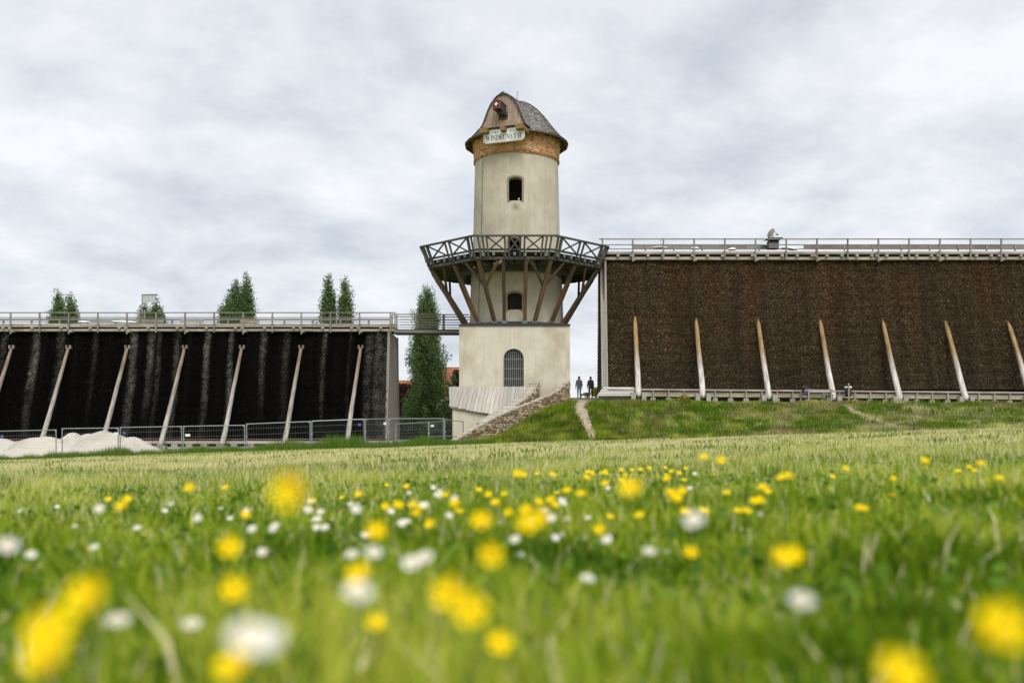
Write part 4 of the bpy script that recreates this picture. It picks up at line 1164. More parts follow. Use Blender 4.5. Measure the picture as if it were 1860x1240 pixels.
beam('back_rail', (LX0, YQ, PZ(580.5, YQ)), (PX(708, YQ), YQ, PZ(580.5, YQ)), .10, .13, M_wood_grey, lh)
beam('back_rail', (LX0, YQ + .1, PZ(584.5, YQ)), (PX(708, YQ), YQ + .1, PZ(584.5, YQ)), .05, .05, M_wood_grey, lh)
for i in range(18):
    px = 670 - i * 51; beam('back_post', (PX(px, YQ), YQ - .05, PZ(592, YQ)), (PX(px, YQ), YQ - .05, PZ(580, YQ)), .14, .1, M_wood_grey, lh, (0, 1, 0))
for xa, xb in ((160, 300), (438, 472), (330, 372)):
    beam('trough_board', (PX(xa, YQ), YQ - .3, PZ(584.5, YQ)), (PX(xb, YQ), YQ - .3, PZ(584.5, YQ)), .06, .26, M_salt, lh)
# foot basin of the left house
YBL = 72.6
x = LX0; 
while x < PX(715, YBL):
    xe = min(x + 3.3, PX(716, YBL))
    beam('basin_rim', (x + .02, YBL, PZ(803.2, YBL)), (xe - .02, YBL, PZ(803.2, YBL) + random.uniform(-.02, .02)), .24, .21, M_wood_pale, lh)
    beam('lower_beam', (x + .02, YBL - .6, PZ(813.2, YBL)), (xe - .02, YBL - .6, PZ(813.4, YBL)), .2, .17, M_wood_pale, lh)
    x = xe
beam('rusty_rail', (LX0, YBL + 1.0, PZ(797.5, YBL)), (PX(704, YBL), YBL + 1.0, PZ(797.5, YBL)), .08, .09, surf('rust_stained_board', (.10, .055, .035), (.20, .12, .08), 5), lh)
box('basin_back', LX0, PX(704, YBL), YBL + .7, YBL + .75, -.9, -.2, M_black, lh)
x = PX(690, YBL)
while x > -38:
    box('pier', x - .25, x + .2, YBL - .2, YBL + .35, -.9, PZ(806, YBL), M_concrete if random.random() < .6 else M_wood_post, lh); x -= random.uniform(1.0, 1.35)
box('end_block', PX(716, YBL), PX(744, YBL), YBL - .3, YBL + .3, -1.0, PZ(798, YBL), M_wood_grey, lh)
for px in (724, 733): box('end_block_slat', PX(px, YBL), PX(px + 5, YBL), YBL - .34, YBL - .3, -1.0, PZ(799, YBL), M_salt, lh)
for tx, bx in ((23, -36), (126, 73.5), (233, 184.5), (337, 291.5), (440.5, 403.5), (548, 516), (655.5, 629.5)):
    pb = at(bx, 809, 71.6); pt = at(tx, 631, 75.87); pt.y = lyf(pt.z) - .12
    log_prop(pb, pt, .185, .115, M_prop_l, lh, .25)
    for sx in (-.13, .15): box('prop_cleat', pt.x + sx - .06, pt.x + sx + .06, pt.y - .14, pt.y + .2, pt.z - .12, pt.z + .16, M_wood_grey, lh)
    box('foot_block', pb.x - .4, pb.x + .4, 71.4, 71.9, -.95, pb.z + .02, M_wood_grey, lh)

# metal pennant on the left deck
pen = thing('pennant_vane', at(258.5, 592, 77.5), 'pale swallow-tailed metal pennant on a pole above the black graduation house', 'vane')
tube('pole', at(258.3, 592, 77.5), at(258.3, 534.8, 77.5), .035, M_wood_grey, pen, 8)
g = Geo(); Yp = 77.5
pts = [(259, 535.6), (286, 535.0), (281.5, 542), (285.5, 549.3), (259, 549.8)]
v = [at(px, py, Yp) for px, py in pts] + [at(px, py, Yp) + Vector((0, .04, 0)) for px, py in pts]
mobj('flag_panel', v, [tuple(range(5)), tuple(range(9, 4, -1))] + [(i, (i + 1) % 5, 5 + (i + 1) % 5, 5 + i) for i in range(5)], plain('pale_grey_sheet_metal', (.44, .46, .47), .5, .2), pen)
beam('top_bar', at(257.5, 535.0, Yp - .03), at(286.5, 534.4, Yp - .03), .03, .05, M_wood_grey, pen)
tube('stay', at(246, 590, Yp), at(258, 558, Yp), .01, M_wood_grey, pen, 5)
beam('base_post', at(254, 592, Yp), at(254, 563, Yp), .12, .12, M_wood_grey, pen, (0, 1, 0)); beam('base_post', at(263, 592, Yp), at(263, 563, Yp), .12, .12, M_wood_grey, pen, (0, 1, 0))

for px, py, Yl, wl, par in ((1198, 450.5, 72.0, .5, rh), (1262, 452, 72.2, .3, rh), (1428, 451.5, 72.0, .5, rh), (1440, 453, 72.1, .35, rh), (1330, 453.5, 72.3, .3, rh), (152, 585.5, 77.5, .5, lh), (218, 585, 77.5, .7, lh), (238, 586, 77.6, .5, lh)):
    blob('salt_crust', at(px, py, Yl), wl, .3, .13, M_plate, par, px * .1, .2, .35)
# ------------------------------------------------------------------ footbridge
br = thing('footbridge', (-6, 75.7, 8.0), 'slim timber footbridge with rails linking the black house to the tower', 'bridge')
YG = 74.6
bx0, bx1 = PX(716, YG), BX - HB + .05
beam('side_beam', (bx0, YG, PZ(602, YG)), (bx1, YG, PZ(602.5, YG)), .2, .22, M_wood_grey, br)
beam('side_beam', (bx0, YG + 1.5, PZ(602, YG)), (bx1, YG + 1.5, PZ(602.5, YG)), .2, .22, M_wood_dark, br)
box('deck', bx0, bx1, YG + .12, YG + 1.4, PZ(600, YG), PZ(597.5, YG), M_wood_dark, br)
beam('lower_beam', (bx0, YG + .1, PZ(606.0, YG)), (bx1, YG + .1, PZ(606.3, YG)), .1, .1, M_wood_dark, br)
for py in (570.8, 575.5, 580.6, 585.2, 590, 594.3):
    for dy in (0, 1.5):
        beam('rail', (PX(712 if py < 574 else 722, YG), YG + dy, PZ(py, YG)), (bx1 + (.3 if py < 580 else 0), YG + dy, PZ(py + .8, YG)), .05, .075 if py < 574 else .05, M_wood_grey, br)
for px in (712.5, 717.5, 721, 757, 759.5, 805, 807):
    beam('post', (PX(px, YG), YG - .05, PZ(598, YG)), (PX(px, YG), YG - .05, PZ(570.5 if px < 712 or px > 740 else 572, YG)), .10, .10, M_wood_grey, br, (0, 1, 0))
beam('slanting_post', at(757, 597, YG + 1.4), at(759, 571, YG + 1.4), .1, .1, M_wood_grey, br, (0, 1, 0))

# ------------------------------------------------------------------ sand heaps
def heap(cx, cy, H, rx, ry, seed, label):
    n, m = 40, 16; v, f = [], []
    z0 = gz(cx, cy)
    for k in range(m + 1):
        t = k / m
        for i in range(n):
            a = 2 * math.pi * i / n
            wob = 1 + .12 * math.sin(2 * a + seed) + .07 * math.sin(5 * a + seed * 2.3)
            x, y = cx + rx * t * wob * math.cos(a), cy + ry * t * wob * math.sin(a)
            pr = (1 - t) ** .92 if t > .22 else (1 - .22) ** .92 + (.22 ** 2 - t * t) * 1.6
            h = H * pr * (1 + .10 * mnoise.noise(Vector((x * .9, y * .9, seed)))) + .05 * mnoise.noise(Vector((x * 3, y * 3, seed)))
            v.append((x, y, gz(x, y) - .08 + h))
    f = [(k * n + i, k * n + (i + 1) % n, (k + 1) * n + (i + 1) % n, (k + 1) * n + i) for k in range(m) for i in range(n)]
    return tag(mobj('sand_heap', v, f, M_sand, None, True), label, 'sand heap', 'sand heaps behind the fence')
YH = 63.5
for px, py, wpx, ry, sd_, lb in ((-6, 792, 95, 2.6, 1, 'pale sand heap cut by the left edge of the picture'), (78, 788, 120, 2.8, 2.2, 'broad flat-topped pale sand heap, second from the left'), (123, 784, 62, 2.2, 3.1, 'small pale sand hump between the broad heap and the tallest one'), (147, 785, 60, 2.2, 5.7, 'small pale sand hump leaning on the tallest heap'),
                                (190, 776, 92, 2.9, 4.4, 'tallest pale sand heap behind the wire fence'), (238, 789, 58, 2.2, 6.0, 'low pale sand heap at the right end of the row')):
    X = PX(px, YH); H = PZ(py, YH) - gz(X, YH) + .08
    heap(X, YH + (0.8 if px in (123, 147) else 0), H, wpx / F * YH * .98, ry, sd_, lb)

# ------------------------------------------------------------------ site fence panels
def fence_panel(pa, pb, ta, tb, Ya, Yb, label, mid=False, plate=None):
    A, B = at(pa, ta, Ya), at(pb, tb, Yb)
    ga, gb = gz(A.x, A.y) + .05, gz(B.x, B.y) + .05
    t = thing('fence_panel', ((A + B) / 2).to_tuple()[:2] + (min(ga, gb),), label, 'fence panel', 'wire site fence panels')
    A0, B0 = Vector((A.x, A.y, ga)), Vector((B.x, B.y, gb))
    tube('frame_post', A0 - Vector((0, 0, .1)), A + Vector((0, 0, .04)), .032, M_zinc, t, 8)
    tube('frame_post', B0 - Vector((0, 0, .1)), B + Vector((0, 0, .04)), .032, M_zinc, t, 8)
    tube('top_tube', A, B, .026, M_zinc, t, 8)
    tube('bottom_tube', A0 + Vector((0, 0, .1)), B0 + Vector((0, 0, .1)), .022, M_zinc, t, 8)
    if mid: tube('mid_tube', (A * .42 + A0 * .58), (B * .42 + B0 * .58), .022, M_zinc, t, 8)
    g = Geo(); n = 26
    for i in range(1, n):
        s = i / n; g.tube(A0.lerp(B0, s) + Vector((0, 0, .1)), A.lerp(B, s), .0026, 3)
    for h in (.2, .4, .62, .83): g.tube(A0.lerp(A, h), B0.lerp(B, h), .0036, 3)
    g.obj('wire_mesh', M_wire, t)
    for P_, sgn in ((A, 1), (B, -1)):
        d = (B - A).normalized() * sgn
        tube('corner_brace', P_ - Vector((0, 0, .12)), P_ + d * .14, .014, M_zinc, t, 6)
    box('foot', A0.x - .12, A0.x + .12, A0.y - .33, A0.y + .33, ga - .12, ga + .04, M_concrete, t)
    tube('coupler', A.lerp(A0, .45) - Vector((.06, 0, 0)), A.lerp(A0, .45) + Vector((.06, 0, 0)), .03, M_zinc, t, 6)
    if plate:
        px, py, w_, mt = plate; s = (px - pa) / (pb - pa); Yp_ = Ya + (Yb - Ya) * s - .03
        c = at(px, py, Yp_); hw_ = w_ / F * Yp_ / 2
        box('plate', c.x - hw_, c.x + hw_, c.y - .01, c.y, c.z - .07, c.z + .07, mt, t)
for pa, pb, ta, tb, Ya, Yb, lb, mid, pl in (
    (-8, 102, 783, 780.5, 57.2, 57.0, 'galvanised wire fence panel in front of the leftmost sand heaps', False, (4, 792, 5, M_blue_plate)),
    (113, 215, 778, 777, 57.4, 57.6, 'galvanised wire fence panel in front of the tallest sand heap', False, (211, 787, 8, M_plate)),
    (218.5, 330, 776, 774.2, 57.0, 57.0, 'galvanised wire fence panel just right of the sand heaps', False, (226, 786, 5, M_blue_plate)),
    (333.5, 444.5, 774, 772, 57.0, 57.0, 'galvanised wire fence panel with white plate near its left post', False, (341, 790, 9, M_plate)),
    (448, 563.5, 769.8, 765.2, 57.0, 57.0, 'galvanised wire fence panel in front of the middle props', False, None),
    (566.5, 661.5, 764.5, 761, 57.0, 57.3, 'galvanised wire fence panel before the rightmost prop of the black wall', False, (653, 771, 5, M_blue_plate)),
    (663.5, 705, 761, 760.2, 57.2, 58.5, 'short looking wire fence panel at the corner of the black wall', False, (699, 769, 5, M_plate)),
    (706, 806.5, 760.2, 760, 58.6, 60.4, 'wire fence panel across the gap in front of the poplar', False, None),
    (719, 778, 769.8, 766.5, 62.0, 59.6, 'low wire fence panel angled behind the gap', False, None),
    (779, 805, 766.3, 764.5, 59.5, 60.8, 'narrow gate panel with middle rail and white plate', True, (785, 773, 6, M_plate)),
    (808, 841.5, 761.5, 765.5, 60.6, 64.2, 'end fence panel meeting the cream lean-to wall', True, None)):
    fence_panel(pa, pb, ta, tb, Ya, Yb, lb, mid, pl)

# ------------------------------------------------------------------ trees
def tree(name, label, cat_group, base, H, prof_w, n_leaf, leaf, col0, col1, nlimb=26, up=.85, gap=.35, seed=1, start=.08, sig=.34):
    r_ = np.random.default_rng(seed); rd = random.Random(seed)
    t = thing(name, base, label, 'tree', cat_group)
    B = Vector(base)
    v, f = [], []
    g = Geo()
    segs = 7; pr = B.copy()
    pts = [B + Vector((rd.uniform(-.12, .12) * i / segs, rd.uniform(-.12, .12) * i / segs, H * .97 * i / segs)) for i in range(segs + 1)]
    r0 = H * .016 + .05
    for i in range(segs): g.tube(pts[i], pts[i + 1], r0 * (1 - i / segs) + .02, 7, r0 * (1 - (i + 1) / segs) + .02)
    g.obj('trunk', M_bark, t)
    g = Geo(); cl = []
    pw_t, pw_w = zip(*prof_w)
    for i in range(nlimb):
        hs = start + (.90 - start) * (i + rd.random()) / nlimb; a = rd.uniform(0, 6.283)
        rise = min(H * rd.uniform(.10, .18) * up, H * (.985 - hs))
        tw = float(np.interp(hs + rise / H, pw_t, pw_w)) * rd.uniform(.6, 1.15)
        p0 = B + Vector((0, 0, H * hs))
        p1 = p0 + Vector((tw * math.cos(a) * .75, tw * math.sin(a) * .75, rise * .45)); p2 = p0 + Vector((tw * math.cos(a), tw * math.sin(a), rise))
        if p2.z > B.z + H: p2.z = B.z + H
        g.tube(p0, p1, .05 + .01 * H * (1 - hs) * .3, 5, .035); g.tube(p1, p2, .035, 5, .012)
        for s in (.35, .6, .8, 1.0):
            q = p0.lerp(p1, s / .7) if s < .7 else p1.lerp(p2, (s - .7) / .3)
            cl.append((q + Vector((rd.uniform(-.2, .2), rd.uniform(-.2, .2), rd.uniform(-.1, .3))), .75 + .35 * s))
    for i in range(int(nlimb * .9)):
        hs = start + (1.0 - start) * rd.random(); tw = float(np.interp(hs, pw_t, pw_w)) * rd.random() ** .6 * .85; a = rd.uniform(0, 6.283)
        cl.append((B + Vector((tw * math.cos(a), tw * math.sin(a), H * hs)), 1.0))
    for hs in (.94, .97, .995): cl.append((B + Vector((0, 0, H * hs)), .45))
    g.obj('limbs', M_bark, t)
    cl = [c for c in cl if rd.random() > gap * .5]
    C = np.array([c[0] for c in cl]); sc = np.array([c[1] for c in cl])
    k = r_.integers(0, len(C), n_leaf)
    sg = sig * (np.interp((C[k][:, 2] - B.z) / H, pw_t, pw_w) / max(pw_w) * .7 + .3)
    P = C[k] + r_.normal(size=(n_leaf, 3)) * (sg * sc[k])[:, None] * np.array([1, 1, 1.35])
    over = np.clip(P[:, 2] - (B.z + H), 0, None); P[:, 2] -= over * 2.2
    P[:, 2] = np.maximum(P[:, 2], B.z + .15)
    d = r_.normal(size=(n_leaf, 3)); d[:, 2] += .25; d /= np.linalg.norm(d, axis=1)[:, None]
    q = np.cross(d, r_.normal(size=(n_leaf, 3))); q /= np.linalg.norm(q, axis=1)[:, None]
    s = leaf * r_.uniform(.6, 1.25, n_leaf)
    V = np.stack([P - d * s[:, None] * .5, P + q * s[:, None] * .38, P + d * s[:, None] * .55, P - q * s[:, None] * .38], 1)
    ct = r_.random(len(C))[k] * .6 + r_.random(n_leaf) * .4
    cols = np.array(col0)[None] * (1 - ct[:, None]) + np.array(col1)[None] * ct[:, None]
    big_mesh('crown', V, 4, M_leaf, cols, t)
    return t
def poplar(name, label, cat_group, base, H, width, n_leaf, leaf, n_lead, seed, start, sig):
    r_ = np.random.default_rng(seed); rd = random.Random(seed)
    t = thing(name, base, label, 'tree', cat_group); B = Vector(base)
    g = Geo(); pr = B.copy()
    for i in range(8):
        q = B + Vector((rd.uniform(-.1, .1), rd.uniform(-.1, .1), H * .95 * (i + 1) / 8)); g.tube(pr, q, (H * .014 + .05) * (1 - i / 8) + .02, 7, (H * .014 + .05) * (1 - (i + 1) / 8) + .02); pr = q
    g.obj('trunk', M_bark, t)
    pt, pv = zip(*pop); g = Geo(); C, SZ, TN = [], [], []
    for i in range(n_lead):
        he = (1.0, .965, .94)[i] if i < 3 else start + (.97 - start) * ((i + rd.random()) / n_lead) ** .85
        hs = max(start * .5, he - rd.uniform(.16, .30)); a = i * 2.4 + rd.uniform(-.6, .6)
        rad = width * float(np.interp(he, pt, pv)) * (rd.uniform(.15, .5) if i < 3 else rd.uniform(.45, 1.12))
        p0 = B + Vector((0, 0, H * hs)); p2 = B + Vector((rad * math.cos(a), rad * math.sin(a), H * he)); p1 = p0.lerp(p2, .5) + Vector((rad * .28 * math.cos(a), rad * .28 * math.sin(a), -H * .02))
        g.tube(p0, p1, .05, 5, .03); g.tube(p1, p2, .03, 5, .01); tone = rd.random()
        for k in range(7):
            u = (k + .6) / 7.2; q = p0.lerp(p1, u * 2) if u < .5 else p1.lerp(p2, u * 2 - 1)
            if rd.random() < .16: continue
            C.append(q + Vector((rd.gauss(0, .16), rd.gauss(0, .16), rd.gauss(0, .1)))); SZ.append(sig * (1.15 - .7 * u) * rd.uniform(.7, 1.25)); TN.append(.55 * tone + .45 * rd.random())
    g.obj('limbs', M_bark, t)
    C = np.array(C); SZ = np.array(SZ); TN = np.array(TN); pk = SZ ** 2 / (SZ ** 2).sum()
    k = r_.choice(len(C), n_leaf, p=pk)
    P = C[k] + np.clip(r_.normal(size=(n_leaf, 3)), -1.9, 1.9) * SZ[k][:, None] * np.array([1, 1, 1.5])
    P[:, 2] = np.maximum(P[:, 2], B.z + .1)
    d = r_.normal(size=(n_leaf, 3)); d /= np.linalg.norm(d, axis=1)[:, None]
    q = np.cross(d, r_.normal(size=(n_leaf, 3))); q /= np.linalg.norm(q, axis=1)[:, None]
    s_ = leaf * r_.uniform(.6, 1.3, n_leaf)[:, None]
    V = np.stack([P - d * s_ * .5, P + q * s_ * .4, P + d * s_ * .55, P - q * s_ * .4], 1)
    ct = np.clip(TN[k] * .7 + r_.random(n_leaf) * .3, 0, 1)[:, None]
    big_mesh('crown', V, 4, M_leaf, np.array(PG0)[None] * (1 - ct) + np.array(PG1)[None] * ct, t)
pop = [(0, .4), (.06, .8), (.15, 1.0), (.35, 1.0), (.5, .93), (.62, .80), (.75, .62), (.86, .43), (.94, .22), (1, .04)]
def pw(w_): return [(t, x * w_) for t, x in pop]
PG0, PG1 = (.045, .095, .028), (.15, .24, .075)
Yt = 92
poplar('poplar_tree', 'large poplar with a full dark green crown in the gap beneath the footbridge', 'poplars behind the works', (PX(776, Yt), Yt, -.75), PZ(513, Yt) + .75, 2.5, 85000, .13, 84, 11, .10, .36)
def far_pop(px, py, wpx, seed, label, Y=122):
    zb = 2.0
    poplar('poplar_tree', label, 'poplars behind the works', (PX(px, Y), Y, zb), PZ(py, Y) - zb, wpx / F * Y / 2 * 1.28, 24000, .17, 34, seed, .35, .42)
far_pop(106, 524, 34, 21, 'far poplar left of the leftmost close pair above the black house')
far_pop(130, 532, 22, 22, 'slim far poplar, right one of the leftmost close pair')
far_pop(262, 546, 22, 23, 'far poplar top partly hidden behind the pale pennant')
far_pop(283, 539, 22, 24, 'far poplar top just right of the pale pennant')
far_pop(293, 560, 14, 25, 'low far poplar top, rightmost beside the pennant')
far_pop(430, 500, 40, 26, 'broad far poplar, left one of the merged pair near the middle')
far_pop(448, 489, 40, 27, 'tallest far poplar, right one of the merged pair near the middle')
far_pop(412, 534, 26, 28, 'short far poplar on the left flank of the merged pair')
far_pop(597, 493, 38, 29, 'far poplar, broader of the pair nearest the footbridge')
far_pop(627, 499, 26, 30, 'slim far poplar, right one of the pair nearest the footbridge')
rnd_ = [(0, .5), (.15, .85), (.4, 1), (.7, .8), (.9, .45), (1, .1)]
tree('copper_beech', 'dark red leaved tree beside the end of the black house', 'garden trees', (PX(732, 99), 99, -.7), 6.3, [(t, x * 1.7) for t, x in rnd_], 9000, .24, (.022, .008, .010), (.075, .022, .025), 26, .5, .2, 41, .05, .42)
tree('copper_beech', 'dark reddish tree behind the lean-to roof', 'garden trees', (PX(812, 99), 99, -.7), 4.6, [(t, x * 1.7) for t, x in rnd_], 7000, .24, (.020, .012, .010), (.06, .03, .022), 24, .5, .2, 42, .05, .42)
tree('spruce_tree', 'dark evergreen tree standing against the tower base', 'garden trees', (PX(829, 97), 97, -.7), PZ(672, 97) + .7, [(0, 1.1), (.3, .95), (.6, .65), (.85, .3), (1, .05)], 9000, .2, (.012, .026, .014), (.035, .06, .03), 36, .2, .1, 43, .05, .3)
for px, h_, sd_ in ((742, 2.6, 51), (798, 2.4, 52), (815, 2.2, 53)):
    tree('garden_shrub', {51: 'dark shrub at the foot of the red leaved tree', 52: 'dark shrub just right of the large poplar', 53: 'dark shrub beside the lean-to wall'}[sd_], 'garden shrubs', (PX(px, 90), 90, -.75), h_, [(t, x * 1.1) for t, x in rnd_], 3500, .2, (.016, .03, .012), (.05, .075, .03), 14, .4, .1, sd_, .05, .34)
# yellow broom beside the walkers
tree('broom_shrub', 'bright yellow flowering shrub beside the walkers on the crest', 'shrubs on the crest', (PX(1082.5, 79.0), 79.0, gz(PX(1082.5, 79.0), 79.0)), .84, [(0, .15), (.4, .22), (.8, .18), (1, .05)], 2400, .08, (.85, .70, .02), (.98, .88, .10), 12, .8, .2, 61, .1, .10)
tree('broom_shrub', 'tiny yellow flowering tuft between the two walkers', 'shrubs on the crest', (PX(1067, 79.5), 79.5, gz(PX(1067, 79.5), 79.5)), .42, [(0, .12), (.5, .16), (1, .06)], 420, .07, (.55, .46, .03), (.85, .72, .06), 7, .8, .2, 62, .1, .08)
tree('rape_plant', 'small yellow flowering plant in the grass of the bank', 'plants on the bank', (PX(1241, 64.6), 64.6, gz(PX(1241, 64.6), 64.6)), .65, [(0, .2), (.5, .3), (1, .25)], 420, .08, (.20, .20, .02), (.55, .46, .05), 8, .8, .2, 63, .1, .12)

# ------------------------------------------------------------------ houses behind
def house(name, label, px0, px1, py_eave, py_ridge, Y, depth):
    x0, x1 = PX(px0, Y), PX(px1, Y); ze, zr = PZ(py_eave, Y), PZ(py_ridge, Y + depth / 2)
    t = thing(name, ((x0 + x1) / 2, Y, -1), label, 'house', 'houses behind the works')
    box('wall', x0, x1, Y, Y + depth, -1.2, ze, M_house, t)
    rf = mobj('roof', [(x0 - .3, Y - .4, ze - .2), (x1 + .3, Y - .4, ze - .2), (x1 + .3, Y + depth / 2, zr), (x0 - .3, Y + depth / 2, zr), (x0 - .3, Y + depth + .4, ze - .2), (x1 + .3, Y + depth + .4, ze - .2)], [(0, 1, 2, 3), (3, 2, 5, 4), (0, 3, 4), (1, 5, 2)], M_rooftile, t)
    n = 9
    for i in range(n):
        s = (i + .5) / n; y = Y - .4 + (depth / 2 + .4) * s; z = ze - .2 + (zr - ze + .2) * s
        beam('tile_course', (x0 - .3, y, z + .03), (x1 + .3, y, z + .03), .42, .05, M_rooftile, rf, Vector((0, -(zr - ze), depth / 2)).normalized())
    box('ridge_cap', x0 - .3, x1 + .3, Y + depth / 2 - .15, Y + depth / 2 + .15, zr - .05, zr + .08, M_rooftile, rf)
    for k in range(3):
        cx = x0 + (x1 - x0) * (k + .5) / 3
        wn = box('window', cx - .55, cx + .55, Y - .06, Y + .02, ze - 2.4, ze - .9, M_plate, t)
        box('pane', cx - .45, cx + .45, Y - .075, Y - .065, ze - 2.3, ze - 1.0, M_glass, wn)
house('house', 'house with bright red tiled roof behind the large poplar', 768, 870, 712, 668, 112, 8)
house('house', 'lower red roofed house glimpsed beside the end of the black house', 690, 764, 730, 692, 120, 8)

# ------------------------------------------------------------------ bench, bag, bin
bench = thing('bench', (PX(1487, 66.5), 66.5, gz(PX(1487, 66.5), 66.5)), 'weathered timber bench facing the brown brushwood wall', 'bench')
Yb = 66.5
beam('backrest', at(1467, 709.6, Yb), at(1516.5, 710.2, Yb), .05, .19, M_wood_pale, bench)
beam('seat', at(1463, 716.6, Yb + .35), at(1513, 717.2, Yb + .35), .38, .07, M_wood_pale, bench)
for px in (1468.5, 1509.5): beam('leg', (PX(px, Yb), Yb - .04, gz(PX(px, Yb), Yb) - .1), (PX(px, Yb), Yb - .04, PZ(706.5, Yb)), .11, .1, M_wood_post, bench, (0, 1, 0))
for px in (1454.5, 1502.5): beam('leg', (PX(px, Yb + .5), Yb + .5, gz(PX(px, Yb), Yb) - .1), (PX(px, Yb + .5), Yb + .5, PZ(713 if px > 1460 else 711, Yb)), .1, .09, M_wood_post, bench, (0, 1, 0))
M_blackcloth = surf('black_nylon', (.012, .013, .016), (.035, .037, .044), 9, .7, .3)
M_bluecloth = surf('blue_denim', (.02, .05, .12), (.05, .11, .22), 9, .9, .3)
bag = thing('rucksack', at(1464, 716, Yb + .3), 'black rucksack with blue cloth lying on the left end of the bench', 'bag')
blob('bag_body', at(1463.5, 705.0, Yb + .3), .27, .2, .17, M_blackcloth, bag, 1.0, .7)
blob('bag_side', at(1459.0, 709.5, Yb + .3), .09, .16, .24, M_blackcloth, bag, 1.6, .9)
blob('bag_pocket', at(1464.5, 709.5, Yb + .22), .16, .14, .12, plain('pale_canvas', (.30, .28, .24), .9), bag, 2.0)
blob('blue_cloth', at(1463, 714.3, Yb + .22), .29, .17, .09, M_bluecloth, bag, 3.0)
g = Geo(); g.tube(at(1452.5, 722, Yb + .1), at(1447, 703, Yb + .5), .018, 6); g.tube(at(1448.4, 708, Yb + .45), at(1444.5, 697, Yb + .5), .010, 5); g.tube(at(1447.5, 705, Yb + .5), at(1448.7, 696.5, Yb + .5), .008, 5)
tag(g.obj('bare_stick', M_bark), 'thin bare forked stick leaning left of the rucksack', 'stick')
binr = thing('litter_bin', (PX(1540.5, 66.6), 66.6, gz(PX(1540.5, 66.6), 66.6)), 'dark round litter bin with pale rim on a timber post', 'bin')
bc = Vector((PX(1540.5, 66.75), 66.75, 0)); z0, z1 = PZ(720, 66.75), PZ(703, 66.75)
v, f = [], []
for r, z in ((.17, z0), (.215, z0 + .1), (.235, z1), (.20, z1), (.19, z1 - .1)):
    for i in range(20): v.append((bc.x + r * math.cos(i * .31416), bc.y + r * math.sin(i * .31416), z))
f = [(k * 20 + i, k * 20 + (i + 1) % 20, (k + 1) * 20 + (i + 1) % 20, (k + 1) * 20 + i) for k in range(4) for i in range(20)] + [tuple(range(19, -1, -1))]
mobj('bin_body', v, f, plain('dark_blue_green_bin', (.02, .032, .042), .4), binr, True)
v = []
for r, z in ((.24, z1 - .05), (.25, z1 + .03), (.22, z1 + .05)):
    for i in range(20): v.append((bc.x + r * math.cos(i * .31416), bc.y + r * math.sin(i * .31416), z))
mobj('rim', v, [(k * 20 + i, k * 20 + (i + 1) % 20, (k + 1) * 20 + (i + 1) % 20, (k + 1) * 20 + i) for k in range(2) for i in range(20)], M_plate, binr, True)
px_ = PX(1541.5, 66.45)
beam('post', (px_, 66.45, gz(px_, 66.45) - .2), (px_, 66.45, PZ(699.5, 66.45)), .085, .085, surf('yellowish_post', (.30, .21, .11), (.45, .34, .20), 5, .85, .2, (3, 3, .3)), binr, (0, 1, 0))
blob('post_knob', (px_, 66.45, PZ(698.2, 66.45)), .06, .06, .07, surf('knob_wood', (.40, .28, .13), (.5, .36, .18), 5), binr, 4.0)

# ------------------------------------------------------------------ people and dog
def skin_mesh(name, verts, edges, radii, sub=2):
    me = bpy.data.meshes.new(name); me.from_pydata([tuple(x) for x in verts], edges, [])
    o = bpy.data.objects.new(name, me); COL.objects.link(o)
    o.modifiers.new('skin', 'SKIN').use_smooth_shade = True
    for i, r in enumerate(radii):
        d = me.skin_vertices[0].data[i]; d.radius = r if isinstance(r, tuple) else (r, r); d.use_root = (i == 0)
    s = o.modifiers.new('sub', 'SUBSURF'); s.levels = sub; s.render_levels = sub
    out_ = evaluate(o); bpy.data.objects.remove(o, do_unlink=True)
    return out_
M_skin = surf('skin', (.42, .25, .18), (.52, .33, .25), 9, .6, 0)
M_hair = plain('dark_brown_hair', (.05, .03, .022), .6)
M_shoe = plain('dark_shoes', (.03, .03, .032), .6); M_redshoe = plain('red_shoes', (.35, .05, .04), .6)
